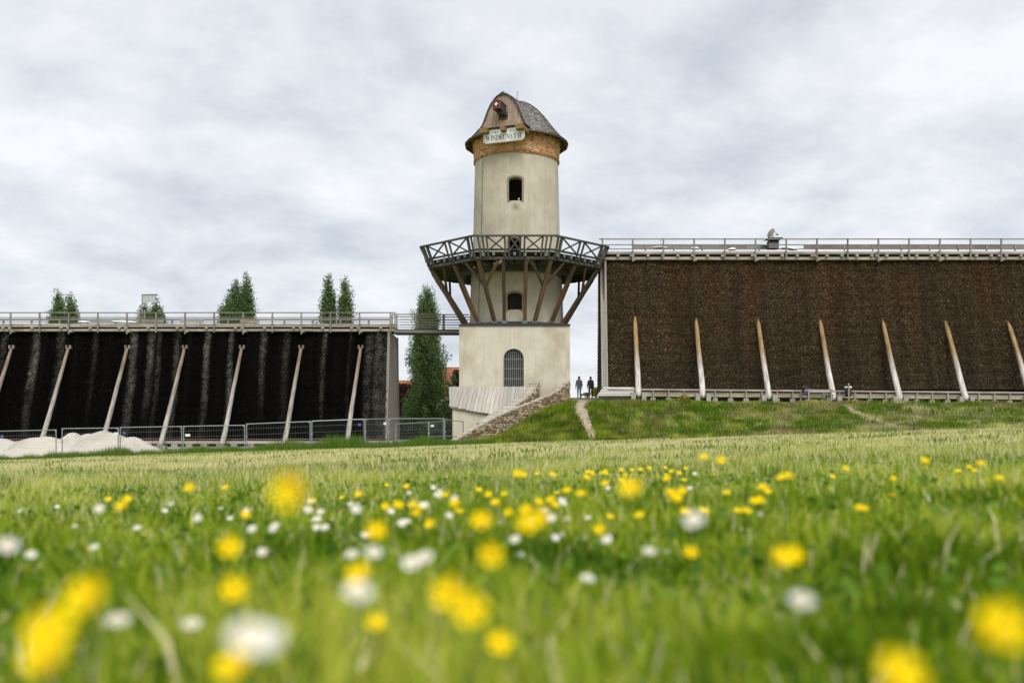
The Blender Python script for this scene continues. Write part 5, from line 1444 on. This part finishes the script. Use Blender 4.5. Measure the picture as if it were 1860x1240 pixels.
def person(px, py, Y, H, label, top_mat, leg_mat, shoe_mat, coat, ph):
    base = Vector((PX(px, Y), Y, gz(PX(px, Y), Y))); k = H / 1.75
    t = thing('person', base, label, 'person', 'walkers on the crest')
    def P(x, y, z): return Vector((x * k, y * k, z * k)) + base
    # +y is away from the camera: they walk away, so heels face us
    st = .17 * ph
    V = [(0, 0, .95), (0, 0, 1.12), (0, .01, 1.30), (0, 0, 1.44), (0, .01, 1.53), (0, .015, 1.62), (0, .01, 1.72),
         (.10, 0, .90), (.105, st, .50), (.11, st - .05 * (ph < 0), .09), (.115, st + .14, .035),
         (-.10, 0, .90), (-.105, -st, .50), (-.11, -st - .10, .11), (-.115, -st + .05, .035),
         (.165, 0, 1.40), (.215, -.04, 1.14), (.235, .06, .92), (.235, .10, .83),
         (-.165, 0, 1.40), (-.22, .02, 1.14), (-.26, .0, .92), (-.275, .02, .83)]
    E = [(0, 1), (1, 2), (2, 3), (3, 4), (4, 5), (5, 6), (0, 7), (7, 8), (8, 9), (9, 10), (0, 11), (11, 12), (12, 13), (13, 14), (3, 15), (15, 16), (16, 17), (17, 18), (3, 19), (19, 20), (20, 21), (21, 22)]
    Rr = [(.155, .11), (.145, .105), (.165, .115), (.12, .085), (.055, .055), (.085, .10), (.075, .085), (.10, .105), (.068, .072), (.05, .055), (.05, .04), (.10, .105), (.068, .072), (.05, .055), (.05, .04), .066, .05, .04, .036, .066, .05, .04, .036]
    me = skin_mesh('body', [P(*p) for p in V], E, [(r[0] * k, r[1] * k) if isinstance(r, tuple) else r * k for r in Rr])
    for m in (M_skin, leg_mat, shoe_mat, top_mat): me.materials.append(m)
    me.materials.clear()
    for m in (M_skin, leg_mat, shoe_mat, top_mat): me.materials.append(m)
    for p in me.polygons:
        z = (p.center.z - base.z) / k; x = abs(p.center.x - base.x) / k
        p.material_index = 2 if z < .09 else (1 if z < .98 and x < .185 else (0 if z > 1.47 or (z < .88 and x > .17) else 3))
    body = link(bpy.data.objects.new('body', me), t)
    # top garment
    hem = .84 if coat else .90
    V2 = [(0, 0, hem), (0, 0, 1.05), (0, .01, 1.25), (0, 0, 1.42), (0, .01, 1.49)] + [V[i] for i in (15, 16, 17)] + [V[i] for i in (19, 20, 21)]
    E2 = [(0, 1), (1, 2), (2, 3), (3, 4), (3, 5), (5, 6), (6, 7), (3, 8), (8, 9), (9, 10)]
    R2 = [(.21 if coat else .185, .15), (.18, .135), (.19, .14), (.14, .105), (.075, .075), .085, .068, .055, .085, .068, .055]
    me2 = skin_mesh('jacket', [P(*p) for p in V2], E2, [(r[0] * k, r[1] * k) if isinstance(r, tuple) else r * k for r in R2]); me2.materials.clear(); me2.materials.append(top_mat)
    link(bpy.data.objects.new('jacket', me2), t)
    if coat:
        g = Geo(); c = [P(.16, -.02, .98), P(.33, .02, .80), P(.30, .06, .79), P(.12, .08, .83)]
        g.add([*c, *[p + Vector((0, 0, .02)) for p in c]], [(0, 1, 2, 3), (7, 6, 5, 4), (0, 4, 5, 1), (1, 5, 6, 2), (2, 6, 7, 3), (3, 7, 4, 0)]); g.obj('coat_tail', top_mat, t)
    # hair seen from behind, face on the far side
    h = blob('hair', P(0, -.015, 1.665), .084 * k, .10 * k, .11 * k, M_hair, t, px, .95, .05)
    blob('hair_nape', P(0, -.03, 1.60), .080 * k, .075 * k, .11 * k, M_hair, h, px + 1, 0, .06)
    blob('nose', P(0, .125, 1.63), .016, .022, .022, M_skin, body, 1, 0, 0)
    for sx in (-1, 1):
        blob('ear', P(sx * .095, .0, 1.635), .014, .025, .035, M_skin, body, 1, 0, 0)
        blob('eye', P(sx * .035, .105, 1.655), .012, .010, .010, M_greenblack, body, 1, 0, 0)
        hb = P(*V[18 if sx > 0 else 22])
        g = Geo()
        for fi in range(4):
            o_ = Vector(((fi - 1.5) * .008, (fi - 1.5) * .022, 0)); g.tube(hb + o_ + Vector((0, 0, -.03)), hb + o_ + Vector((.004, .004, -.085 + abs(fi - 1.4) * .008)), .010, 5, .007); g.tube(hb + o_ + Vector((.004, .004, -.085)), hb + o_ + Vector((-sx * .012, .012, -.115)), .008, 5, .005)
        g.tube(hb + Vector((0, .03, 0)), hb + Vector((-sx * .02, .055, -.045)), .011, 5, .007)
        g.obj('fingers', M_skin, body)
M_jumper = surf('grey_jumper', (.38, .40, .44), (.52, .54, .58), 14, .95, .2)
M_coat = surf('dark_olive_coat', (.11, .125, .125), (.20, .215, .205), 12, .9, .2)
M_jeans = surf('light_blue_jeans', (.26, .38, .58), (.46, .60, .76), 5, .9, .2)
M_navy = surf('dark_navy_jeans', (.02, .035, .085), (.06, .10, .20), 6, .9, .2)
person(1051.8, 719, 78, 1.72, 'person in grey jumper and blue jeans walking away, left of the two', M_jumper, M_jeans, M_redshoe, False, 1)
person(1072.8, 719, 78, 1.70, 'person in dark coat and navy trousers walking away, right of the two', M_coat, M_navy, M_shoe, True, -1)
db = Vector((PX(1059.5, 78.6), 78.6, gz(PX(1059.5, 78.6), 78.6)))
dog = thing('dog', db, 'small black and white dog at the feet of the walker in grey', 'dog')
DV = [(0, 0, .27), (.16, .02, .28), (.22, .03, .36), (.28, .04, .40), (.36, .05, .375), (-.15, 0, .27), (-.25, -.01, .36), (-.29, -.01, .43),
      (.15, .06, .2), (.15, .06, .11), (.165, .06, .02), (.15, -.05, .2), (.17, -.05, .11), (.19, -.05, .02), (-.16, .06, .22), (-.20, .06, .12), (-.18, .06, .02), (-.15, -.05, .22), (-.17, -.05, .12), (-.15, -.05, .02)]
DE = [(0, 1), (1, 2), (2, 3), (3, 4), (0, 5), (5, 6), (6, 7), (1, 8), (8, 9), (9, 10), (1, 11), (11, 12), (12, 13), (5, 14), (14, 15), (15, 16), (5, 17), (17, 18), (18, 19)]
dm = skin_mesh('body', [Vector(p) + db for p in DV], DE, [.085, .09, .055, .06, .028, .075, .02, .012, .03, .022, .024, .03, .022, .024, .036, .022, .024, .036, .022, .024])
dm.materials.clear(); dm.materials.append(M_plate); dm.materials.append(M_blackcloth)
for p in dm.polygons:
    q = p.center - db; p.material_index = 1 if (q.z > .30 and q.x > -.2) or (q.x < -.1 and q.z > .2) or q.z < .03 else 0
link(bpy.data.objects.new('body', dm), dog)
for sy in (.0, .07): blob('ear', db + Vector((.265, sy, .445)), .022, .014, .035, M_blackcloth, dog, sy, 0, 0)
pg = thing('pigeon', at(942, 363, 69.75), 'tiny pale pigeon perched on the sill of the open upper window', 'bird')
blob('body', at(942.2, 362.4, 69.75), .055, .10, .06, M_plate, pg, 1, 0, .03); blob('head', at(942.6, 360.4, 69.72), .03, .035, .03, M_plate, pg, 2, 0, .03)

# ------------------------------------------------------------------ grass
def in_view(Y, m): return .53 * Y + m
def scatter(n, y0, y1, margin, power=1.0):
    """even over the wedge of ground the camera and its neighbours see"""
    u = rng.random(int(n * 1.0)); a, b = .53, margin
    # cdf of (a*Y+b)
    Ys = np.linspace(y0, y1, 400); cd = np.cumsum(a * Ys + b); cd /= cd[-1]
    Y = np.interp(u, cd, Ys); X = rng.uniform(-1, 1, len(Y)) * (a * Y + b)
    return X, Y
def blades(name, X, Y, h, wd, cols, label, bend=.5, simple=False):
    n = len(X); Z = ground(X, Y) - .01
    th = rng.uniform(0, 2 * np.pi, n); L_ = np.stack([np.cos(th), np.sin(th), np.zeros(n)], -1)
    ph = rng.uniform(0, 2 * np.pi, n); Wd = np.stack([np.cos(ph), np.sin(ph) * .5, np.zeros(n)], -1) * wd[:, None]
    be = rng.uniform(.1, 1, n) * bend
    B = np.stack([X, Y, Z], -1); up = np.array([0, 0, 1.0])[None]
    tip = B + L_ * (h * be * .75)[:, None] + up * (h * np.sqrt(np.clip(1 - (be * .6) ** 2, .2, 1)))[:, None]
    if simple:
        V = np.stack([B - Wd, B + Wd, tip], 1); fs = None
    else:
        mid = B + L_ * (h * be * .22)[:, None] + up * (h * .58)[:, None]
        V = np.stack([B - Wd * .8, B + Wd * .8, mid + Wd, mid - Wd, tip], 1); fs = [(0, 1, 2, 3), (3, 2, 4)]
    o = big_mesh(name, V, 3, M_grass, cols, None, fs)
    return tag(o, label, 'grass', None, 'stuff')
def grass_cols(X, Y, straw, lush=0.0, seed=5):
    n = len(X)
    deep = np.array([.034, .10, .002]); mid = np.array([.215, .32, .012]); lime = np.array([.50, .53, .075]); st = np.array([.76, .68, .40])
    a = vnoise(X, Y, .9, seed) * .5 + vnoise(X, Y, 2.6, seed + 1) * .5
    k = np.clip((a - .5) * 1.6 + .5 + rng.normal(0, .20, n), 0, 1)[:, None]
    c = np.where(k < .5, deep + (mid - deep) * (k * 2), mid + (lime - mid) * (k * 2 - 1))
    s = (rng.random(n) < straw)[:, None]
    c = np.where(s, st[None] * rng.uniform(.65, 1.15, n)[:, None], c)
    return c
# near sward
X, Y = scatter(62000, .55, 5.2, 1.1)
hk = vnoise(X, Y, 1.6, 71)
h = rng.uniform(.06, .17, len(X)) * (.5 + .85 * hk); tall = rng.random(len(X)) < .02; h[tall] *= 1.5
blades('near_grass', X, Y, h, rng.uniform(.0022, .0065, len(X)), grass_cols(X, Y, .05), 'long soft green grass in the blurred foreground', .9)
# broad leaves of clover and plantain in the near sward
n = 9000; X, Y = scatter(n, .6, 9, 1.2); keep = vnoise(X, Y, 1.1, 81) > .48; X, Y = X[keep], Y[keep]; n = len(X)
Z = ground(X, Y) + rng.uniform(.03, .14, n)
d = rng.normal(size=(n, 3)); d[:, 2] = abs(d[:, 2]) * .5; d /= np.linalg.norm(d, axis=1)[:, None]; q = np.cross(d, rng.normal(size=(n, 3))); q /= np.linalg.norm(q, axis=1)[:, None]
P = np.stack([X, Y, Z], -1); s = rng.uniform(.010, .028, n)[:, None]
V = np.stack([P - d * s, P - d * s * .3 + q * s * .55, P + d * s * .5 + q * s * .5, P + d * s * 1.1, P + d * s * .5 - q * s * .5, P - d * s * .3 - q * s * .55], 1)
k = rng.random(n)[:, None]
tag(big_mesh('clover_leaves', V, 6, M_grass, np.array([.05, .13, .012]) * (1 - k) + np.array([.17, .30, .04]) * k, None), 'broad clover and plantain leaves among the foreground grass', 'ground cover', None, 'stuff')
# middle sward
X, Y = scatter(105000, 5.0, 15, 1.4)
h = rng.uniform(.07, .19, len(X)) * (.7 + .65 * vnoise(X, Y, 1.1, 72)); h[rng.random(len(X)) < .012] *= 1.4
strw = np.clip(.12 + .036 * (Y - 5), 0, .5)
blades('middle_grass', X, Y, h, rng.uniform(.0016, .004, len(X)), grass_cols(X, Y, strw), 'mown green grass in the middle of the meadow', .8)
# far sward: paler, full of straw coloured seed heads
X, Y = scatter(120000, 14.5, 31, 2)
h = rng.uniform(.06, .16, len(X)) * (.75 + .6 * vnoise(X, Y, .8, 73))
strw = np.clip(.44 + .018 * (Y - 15), 0, .7) * (.45 + 1.1 * vnoise(X, Y, .32, 74))
blades('far_grass', X, Y, h, rng.uniform(.005, .011, len(X)), grass_cols(X, Y, np.clip(strw, 0, .85)), 'pale mown grass further out in the meadow', .7, True)
X, Y = scatter(135000, 30.5, 56.5, 3)
kp = (bank(X, Y) < .05); X, Y = X[kp], Y[kp]
h = rng.uniform(.06, .16, len(X)) * (.75 + .6 * vnoise(X, Y, .6, 75))
strw = .74 * (.45 + 1.1 * vnoise(X, Y, .22, 76))
blades('far_grass', X, Y, h, rng.uniform(.010, .022, len(X)), grass_cols(X, Y, np.clip(strw, 0, .9)), 'straw-coloured far edge of the meadow below the bank', .7, True)
# weeds along the fence and the toe of the bank
n = 60000; X = rng.uniform(-36, -1, n); Y = 56.1 + rng.uniform(0, 2.4, n) + rng.normal(0, .25, n)
hk = np.clip(vnoise(X, Y * .4, .45, 77) * .75 + vnoise(X, Y, 1.7, 78) * .5, 0, 1.2)
h = rng.uniform(.26, .8, n) * (.15 + 1.15 * hk ** 1.3); h *= 1.0 + .15 * np.exp(-((X + 10) / 3.5) ** 2) - .35 * smooth(-7, -3, X)
kk = rng.random(n)[:, None]
cols = np.array([.045, .11, .012]) * (1 - kk) + np.array([.19, .29, .045]) * kk
blades('fence_weeds', X, Y, h, rng.uniform(.008, .018, n), cols, 'tall dark green weeds along the foot of the wire fence', .6, True)
# grass of the low ground by the tower
n = 22000; X = rng.uniform(-11, 0, n); Y = rng.uniform(58.3, 68, n); kp = (bank(X, Y) < .12) & (Y < 61.8 + np.clip(-3.6 - X, 0, 9) * 1.5); X, Y = X[kp], Y[kp]; n = len(X)
blades('yard_grass', X, Y, rng.uniform(.08, .28, n), rng.uniform(.008, .018, n), grass_cols(X, Y, .15), 'rough grass in the gap between black house and tower', .6, True)
# the bank
n = 210000; X = rng.uniform(-4.5, 40, n); Y = rng.uniform(54.4, 66.9, n)
kp = (bank(X, Y) > .012) & (path_dist(X, Y) > np.where(X > 15, rng.uniform(-1.3, 1.3, n), rng.uniform(.55, 1.25, n))) & (X - Y + 65.1 > -.05) & ((X > 4.2) | (Y < 69))
kp &= ~((Y > 66.0 + .25 * np.sin(X * 1.7)) & (X > 6)); X, Y = X[kp], Y[kp]; n = len(X)
pat = vnoise(X, Y, .30, 91) * .6 + vnoise(X, Y, .9, 92) * .4
lush = np.clip(1.15 - (X - 2) * .10, 0, 1)
h = rng.uniform(.08, .26, n) * (.45 + .9 * pat + .55 * lush)
strw = np.clip(.06 + .5 * smooth(6, 26, X) * pat + .22 * (pat > .56), 0, .7)
cols = grass_cols(X, Y, strw * (1 - .8 * lush), 0, 93)
clump = vnoise(X, Y, 1.6, 94) * .55 + vnoise(X, Y, .7, 95) * .45
h *= .55 + 1.1 * clump
cols *= (.30 + .62 * np.clip((clump - .25) * 2.2, 0, 1) + .12 * (1 - lush))[:, None]
brown = (rng.random(n) < (.08 + .5 * (vnoise(X, Y, .5, 96) > .62)) * (1 - .8 * lush))[:, None]
cols = np.where(brown, np.array([.30, .22, .115])[None] * rng.uniform(.5, 1.2, n)[:, None], cols)
blades('bank_grass', X, Y, h, rng.uniform(.008, .018, n), cols, 'rough uneven grass on the bank below the tall house', .7, True)

def clumps(name, n_cl, per, y0, y1, label, hmin, hmax, wd, spread, margin=2, xmin=-99):
    cx, cy = scatter(n_cl, y0, y1, margin) if xmin < -50 else (rng.uniform(xmin, 38, n_cl), rng.uniform(y0, y1, n_cl))
    if xmin > -50:
        ok = bank(cx, cy) > .05; cx, cy = cx[ok], cy[ok]
    sz = rng.uniform(.4, 1.3, len(cx)); hh = rng.uniform(hmin, hmax, len(cx)); tn = rng.random(len(cx))
    k = np.repeat(np.arange(len(cx)), per)
    X = cx[k] + rng.normal(0, 1, len(k)) * spread * sz[k] * 1.6; Y = cy[k] + rng.normal(0, 1, len(k)) * spread * sz[k]
    ok = (path_dist(X, Y) > 1.0) & ~((X - Y + 65.1 < .1) & (Y > 58) & (X > -5)); X, Y, k = X[ok], Y[ok], k[ok]
    h = hh[k] * rng.uniform(.5, 1.15, len(k)); q = (tn[k] * .6 + rng.random(len(k)) * .4)[:, None]
    cols = np.array([.04, .11, .004]) * (1 - q) + np.array([.17, .28, .018]) * q
    blades(name, X, Y, h, rng.uniform(wd * .6, wd * 1.4, len(k)), cols, label, 1.0)
clumps('leafy_weeds', 40, 90, 1.1, 5, 'dark leafy clumps in the blurred foreground', .06, .16, .006, .07, 1)
clumps('leafy_weeds', 170, 50, 4.5, 16, 'scattered dark leafy weed clumps in the middle meadow', .08, .2, .006, .10)
clumps('leafy_weeds', 380, 26, 15, 54, 'scattered dark leafy weed clumps in the far meadow', .10, .22, .016, .22)
clumps('bank_weeds', 330, 60, 55.5, 65.6, 'dark weed clumps dotted over the bank', .22, .48, .016, .22, 2, -2)

# ------------------------------------------------------------------ flowers, each one its own plant
M_butter = plain('buttercup_petal', (.87, .67, .0), .5, 0, .08)
M_gold = plain('golden_stamens', (.80, .50, .0), .7)
M_petal = plain('white_petal', (.72, .72, .68), .6)
M_stem = plain('green_stem', (.09, .17, .03), .7)
def cup_mesh(D):
    v, f = [], []
    for k in range(5):
        a0 = 2 * math.pi * k / 5; b = len(v)
        for r, z, wdt in ((.06, -.10, .10), (.30, .02, .42), (.46, .16, .50), (.52, .26, .30)):
            for s in (-1, 0, 1):
                a = a0 + s * wdt * (1.2 if r < .4 else 1.05) * .95
                v.append((D * r * math.cos(a), D * r * math.sin(a), D * (z * .8 - (.03 if s == 0 else 0))))
        for i in range(3):
            for j in range(2): f.append((b + i * 3 + j, b + i * 3 + j + 1, b + i * 3 + 4 + j, b + i * 3 + 3 + j))
    return mesh_of('petals', v, f, M_butter, True)
def daisy_mesh(D):
    v, f = [], []; n = 18
    for k in range(n):
        a = 2 * math.pi * k / n; b = len(v); dz_ = random.uniform(-.03, .05)
        for r, wdt in ((.14, .10), (.36, .17), (.49, .08)):
            for s in (-1, 1):
                v.append((D * (r * math.cos(a) - s * wdt * .45 * math.sin(a)), D * (r * math.sin(a) + s * wdt * .45 * math.cos(a)), D * (dz_ + .10 * r)))
        f += [(b, b + 2, b + 3, b + 1), (b + 2, b + 4, b + 5, b + 3)]
    return mesh_of('petals', v, f, M_petal, True)
def disc_mesh(D, nm):
    bm = bmesh.new(); bmesh.ops.create_icosphere(bm, subdivisions=2, radius=D / 2)
    for vv in bm.verts: vv.co.z *= .45
    me = bpy.data.meshes.new(nm); bm.to_mesh(me); bm.free(); me.materials.append(M_gold); me.polygons.foreach_set('use_smooth', [True] * len(me.polygons)); return me
CUP, DAISY, CEN, CEN2 = cup_mesh(.036), daisy_mesh(.030), disc_mesh(.015, 'stamens'), disc_mesh(.0095, 'flower_eye')
PROTO = {}
def flower(kind, px, py, size, label, group, tilt=None):
    dia = .036 if kind == 'buttercup' else .030
    Y = max(.66, (F * dia * .92 + 24) / size)
    p = at(px, py, Y); g_ = gz(p.x, p.y)
    if p.z < g_ + .05: p.z = g_ + .05
    foot = Vector((p.x + random.uniform(-.03, .03), p.y + random.uniform(-.03, .03), g_ - .01))
    t = thing(kind, foot, label, 'flower', group)
    tl = random.uniform(.35, 1.0) if tilt is None else tilt + (.55 if kind == 'buttercup' else .15)
    Mw = Matrix.Translation(p) @ Matrix.Rotation(random.uniform(-.5, .5), 4, 'Z') @ Matrix.Rotation(tl, 4, 'X') @ Matrix.Rotation(random.uniform(0, 6.28), 4, 'Z')
    pe = link(bpy.data.objects.new('petals', CUP if kind == 'buttercup' else DAISY), t, Mw)
    link(bpy.data.objects.new('flower_eye', CEN if kind == 'buttercup' else CEN2), t, Mw @ Matrix.Translation((0, 0, .001 if kind == 'buttercup' else .002)))
    mid = foot.lerp(p, .55) + Vector((random.uniform(-.015, .015), random.uniform(-.01, .01), 0))
    g = Geo(); g.tube(foot, mid, .0013, 5); g.tube(mid, p - Vector((0, 0, .002)), .0012, 5, .0009); g.obj('stem', M_stem, t)
NEAR_Y = [(530, 888, 92, 'large blurred buttercup standing highest in the foreground on the left', .9), (160, 1085, 100, 'blurred buttercup above the lowest one at the left edge', .4), (92, 1150, 112, 'biggest blurred buttercup in the lower left corner', .3), (85, 1195, 105, 'blurred buttercup overlapping the big one in the lower left corner', .3), (428, 1212, 92, 'blurred buttercup right under the large white daisy', .2),
    (427, 1070, 62, 'soft buttercup above the large white daisy', .5), (418, 994, 54, 'soft buttercup in the left half with a reddish edge', .5), (684, 965, 48, 'soft buttercup left of the tall white and yellow pair', .4), (818, 1078, 82, 'left one of the two big merged buttercups at the bottom centre', .5), (852, 1108, 84, 'right one of the two big merged buttercups at the bottom centre', .5),
    (906, 1168, 60, 'blurred buttercup below the big merged pair', .4), (893, 1006, 58, 'tilted buttercup above the big merged pair', .8), (682, 1132, 50, 'dim buttercup half sunk in grass below the daisy', .2), (654, 1044, 62, 'buttercup sitting directly over a white daisy', .3), (875, 946, 48, 'soft buttercup just left of the brightest central cluster', .4),
    (960, 950, 54, 'left bloom of the brightest central buttercup cluster', .5), (982, 940, 50, 'right bloom of the brightest central buttercup cluster', .5), (1147, 888, 52, 'large soft buttercup high in the right centre', .3), (1418, 1012, 52, 'left bloom of the soft pair in the right half', .4), (1440, 1008, 50, 'right bloom of the soft pair in the right half', .4),
    (1255, 1003, 34, 'round buttercup alone in the right centre', .4), (1818, 1140, 118, 'large blurred buttercup at the right edge', .4), (1630, 1228, 120, 'large blurred buttercup cut by the bottom edge', .3)]
for px, py, s_, lb, tl in NEAR_Y: flower('buttercup', px, py, s_, lb, 'near blurred buttercups', tl)
MID_Y = [(345, 886, 24), (410, 886, 18), (222, 920, 32), (445, 935, 22), (335, 940, 14), (567, 911, 20), (652, 898, 19), (723, 918, 24), (751, 918, 24), (753, 932, 24), (782, 951, 25), (808, 900, 22), (827, 914, 25), (870, 890, 15), (887, 898, 17), (917, 898, 18), (901, 913, 22), (924, 931, 22), (957, 925, 28), (978, 911, 20), (1001, 908, 22), (1011, 896, 14), (941, 861, 22), (950, 862, 16), (975, 861, 12), (1004, 863, 18), (1100, 879, 20), (1065, 868, 18), (1055, 898, 26), (1036, 941, 17), (1090, 961, 26), (1107, 939, 21), (1073, 920, 14),
    (1225, 902, 34), (1216, 893, 20), (1240, 891, 20), (1212, 869, 20), (1430, 866, 30), (1419, 869, 22), (1385, 886, 24), (1396, 893, 18), (1279, 831, 22), (1311, 836, 22), (1536, 852, 18), (1782, 843, 22), (1815, 869, 20), (1680, 838, 22), (1740, 856, 14), (1562, 924, 26), (1574, 925, 20), (1508, 896, 13), (1530, 898, 13), (1443, 973, 22), (1245, 930, 26), (1320, 896, 20), (1296, 904, 14), (1356, 931, 14), (1623, 869, 14), (1512, 866, 14), (1770, 855, 14)]
REG = [(330, 'the sand heaps'), (700, 'the black wall'), (830, 'the poplar gap'), (1035, 'the tower'), (1160, 'the walkers'), (1400, 'the first brown-wall props'), (1620, 'the litter bin'), (9999, 'the far right props')]
ORD = 'first second third fourth fifth sixth seventh eighth ninth tenth eleventh twelfth thirteenth fourteenth fifteenth sixteenth seventeenth eighteenth nineteenth twentieth'.split() + ['twenty-' + q for q in 'first second third fourth fifth sixth seventh eighth ninth'.split()]
def sown(kind, lst, what, group):
    cnt = {}
    for px, py, s_ in sorted(lst):
        rg = next(n_ for lim, n_ in REG if px < lim); c = cnt.get(rg, 0); cnt[rg] = c + 1
        flower(kind, px, py, s_, '%s, %s from left below %s' % (what, ORD[c], rg), group)
for i in range(22):
    px = random.choice([random.gauss(1000, 160), random.gauss(1230, 180), random.uniform(60, 1850)]); s_ = random.uniform(11, 24)
    MID_Y.append((px, 846 + s_ * random.uniform(1.6, 4.4) - .02 * (px - 1000), s_))
sown('buttercup', MID_Y, 'small yellow buttercup', 'middle buttercups')
FAR_Y = []
for i in range(34):
    px = random.choice([random.gauss(1140, 50), random.gauss(1180, 70), random.uniform(930, 1330), random.uniform(700, 1860)])
    FAR_Y.append((px, 852 + random.gauss(8, 7) - .022 * (px - 1100), random.uniform(8, 13)))
sown('buttercup', FAR_Y, 'tiny distant buttercup dot', 'distant buttercups')
NEAR_W = [(452, 1158, 108, 'largest blurred white daisy at the bottom left', .5), (484, 1164, 100, 'blurred daisy merging with the right side of the largest one', .5), (650, 1075, 72, 'white daisy directly below a buttercup', .4), (747, 1022, 48, 'left one of a pair of pale daisies left of centre', .5), (772, 1012, 44, 'right one of a pair of pale daisies left of centre', .5), (679, 1003, 44, 'white daisy beside a smaller one in the left centre', .4), (640, 1006, 34, 'smaller white daisy left of its neighbour in the left centre', .4),
    (1260, 944, 52, 'large white daisy under a small buttercup in the right half', .6), (1456, 1090, 66, 'blurred white daisy alone in the lower right', .3), (14, 991, 54, 'blurred white daisy at the left edge', .4), (57, 1007, 30, 'small white daisy next to the one at the left edge', .4), (216, 1126, 58, 'dim white bloom sunk in grass at the lower left', .2), (348, 1133, 50, 'pale bloom sunk in grass left of the largest daisy', .2), (936, 979, 28, 'round white daisy in the very centre of the meadow', .5), (1180, 1001, 34, 'pale soft daisy right of centre', .3), (1068, 1050, 36, 'faint pale bloom low in the centre', .3)]
for px, py, s_, lb, tl in NEAR_W: flower('daisy', px, py, s_, lb, 'near blurred daisies', tl)
MID_W = [(646, 924, 27), (636, 915, 16), (458, 960, 24), (418, 941, 16), (180, 924, 26), (127, 937, 12), (575, 957, 20), (571, 943, 18), (582, 929, 18), (601, 944, 15), (1008, 976, 22), (1018, 970, 20), (1103, 979, 26), (1117, 980, 18), (1053, 978, 20), (740, 946, 20), (849, 961, 16), (943, 1007, 24), (798, 891, 15), (787, 885, 14), (792, 897, 13), (710, 928, 18), (990, 927, 22), (908, 951, 18), (1104, 886, 14), (1253, 886, 15), (1262, 860, 12), (1281, 923, 14), (1210, 1000, 22), (1090, 1030, 20), (476, 1002, 26), (490, 1000, 22), (527, 972, 18), (530, 985, 16), (735, 1072, 26), (250, 958, 20), (135, 955, 18)]
for i in range(34):
    px = random.choice([random.gauss(800, 250), random.uniform(30, 1400)]); s_ = random.uniform(11, 24)
    MID_W.append((px, 862 + s_ * random.uniform(1.8, 5.0) - .02 * (px - 1000), s_))
sown('daisy', MID_W, 'small white daisy', 'middle daisies')
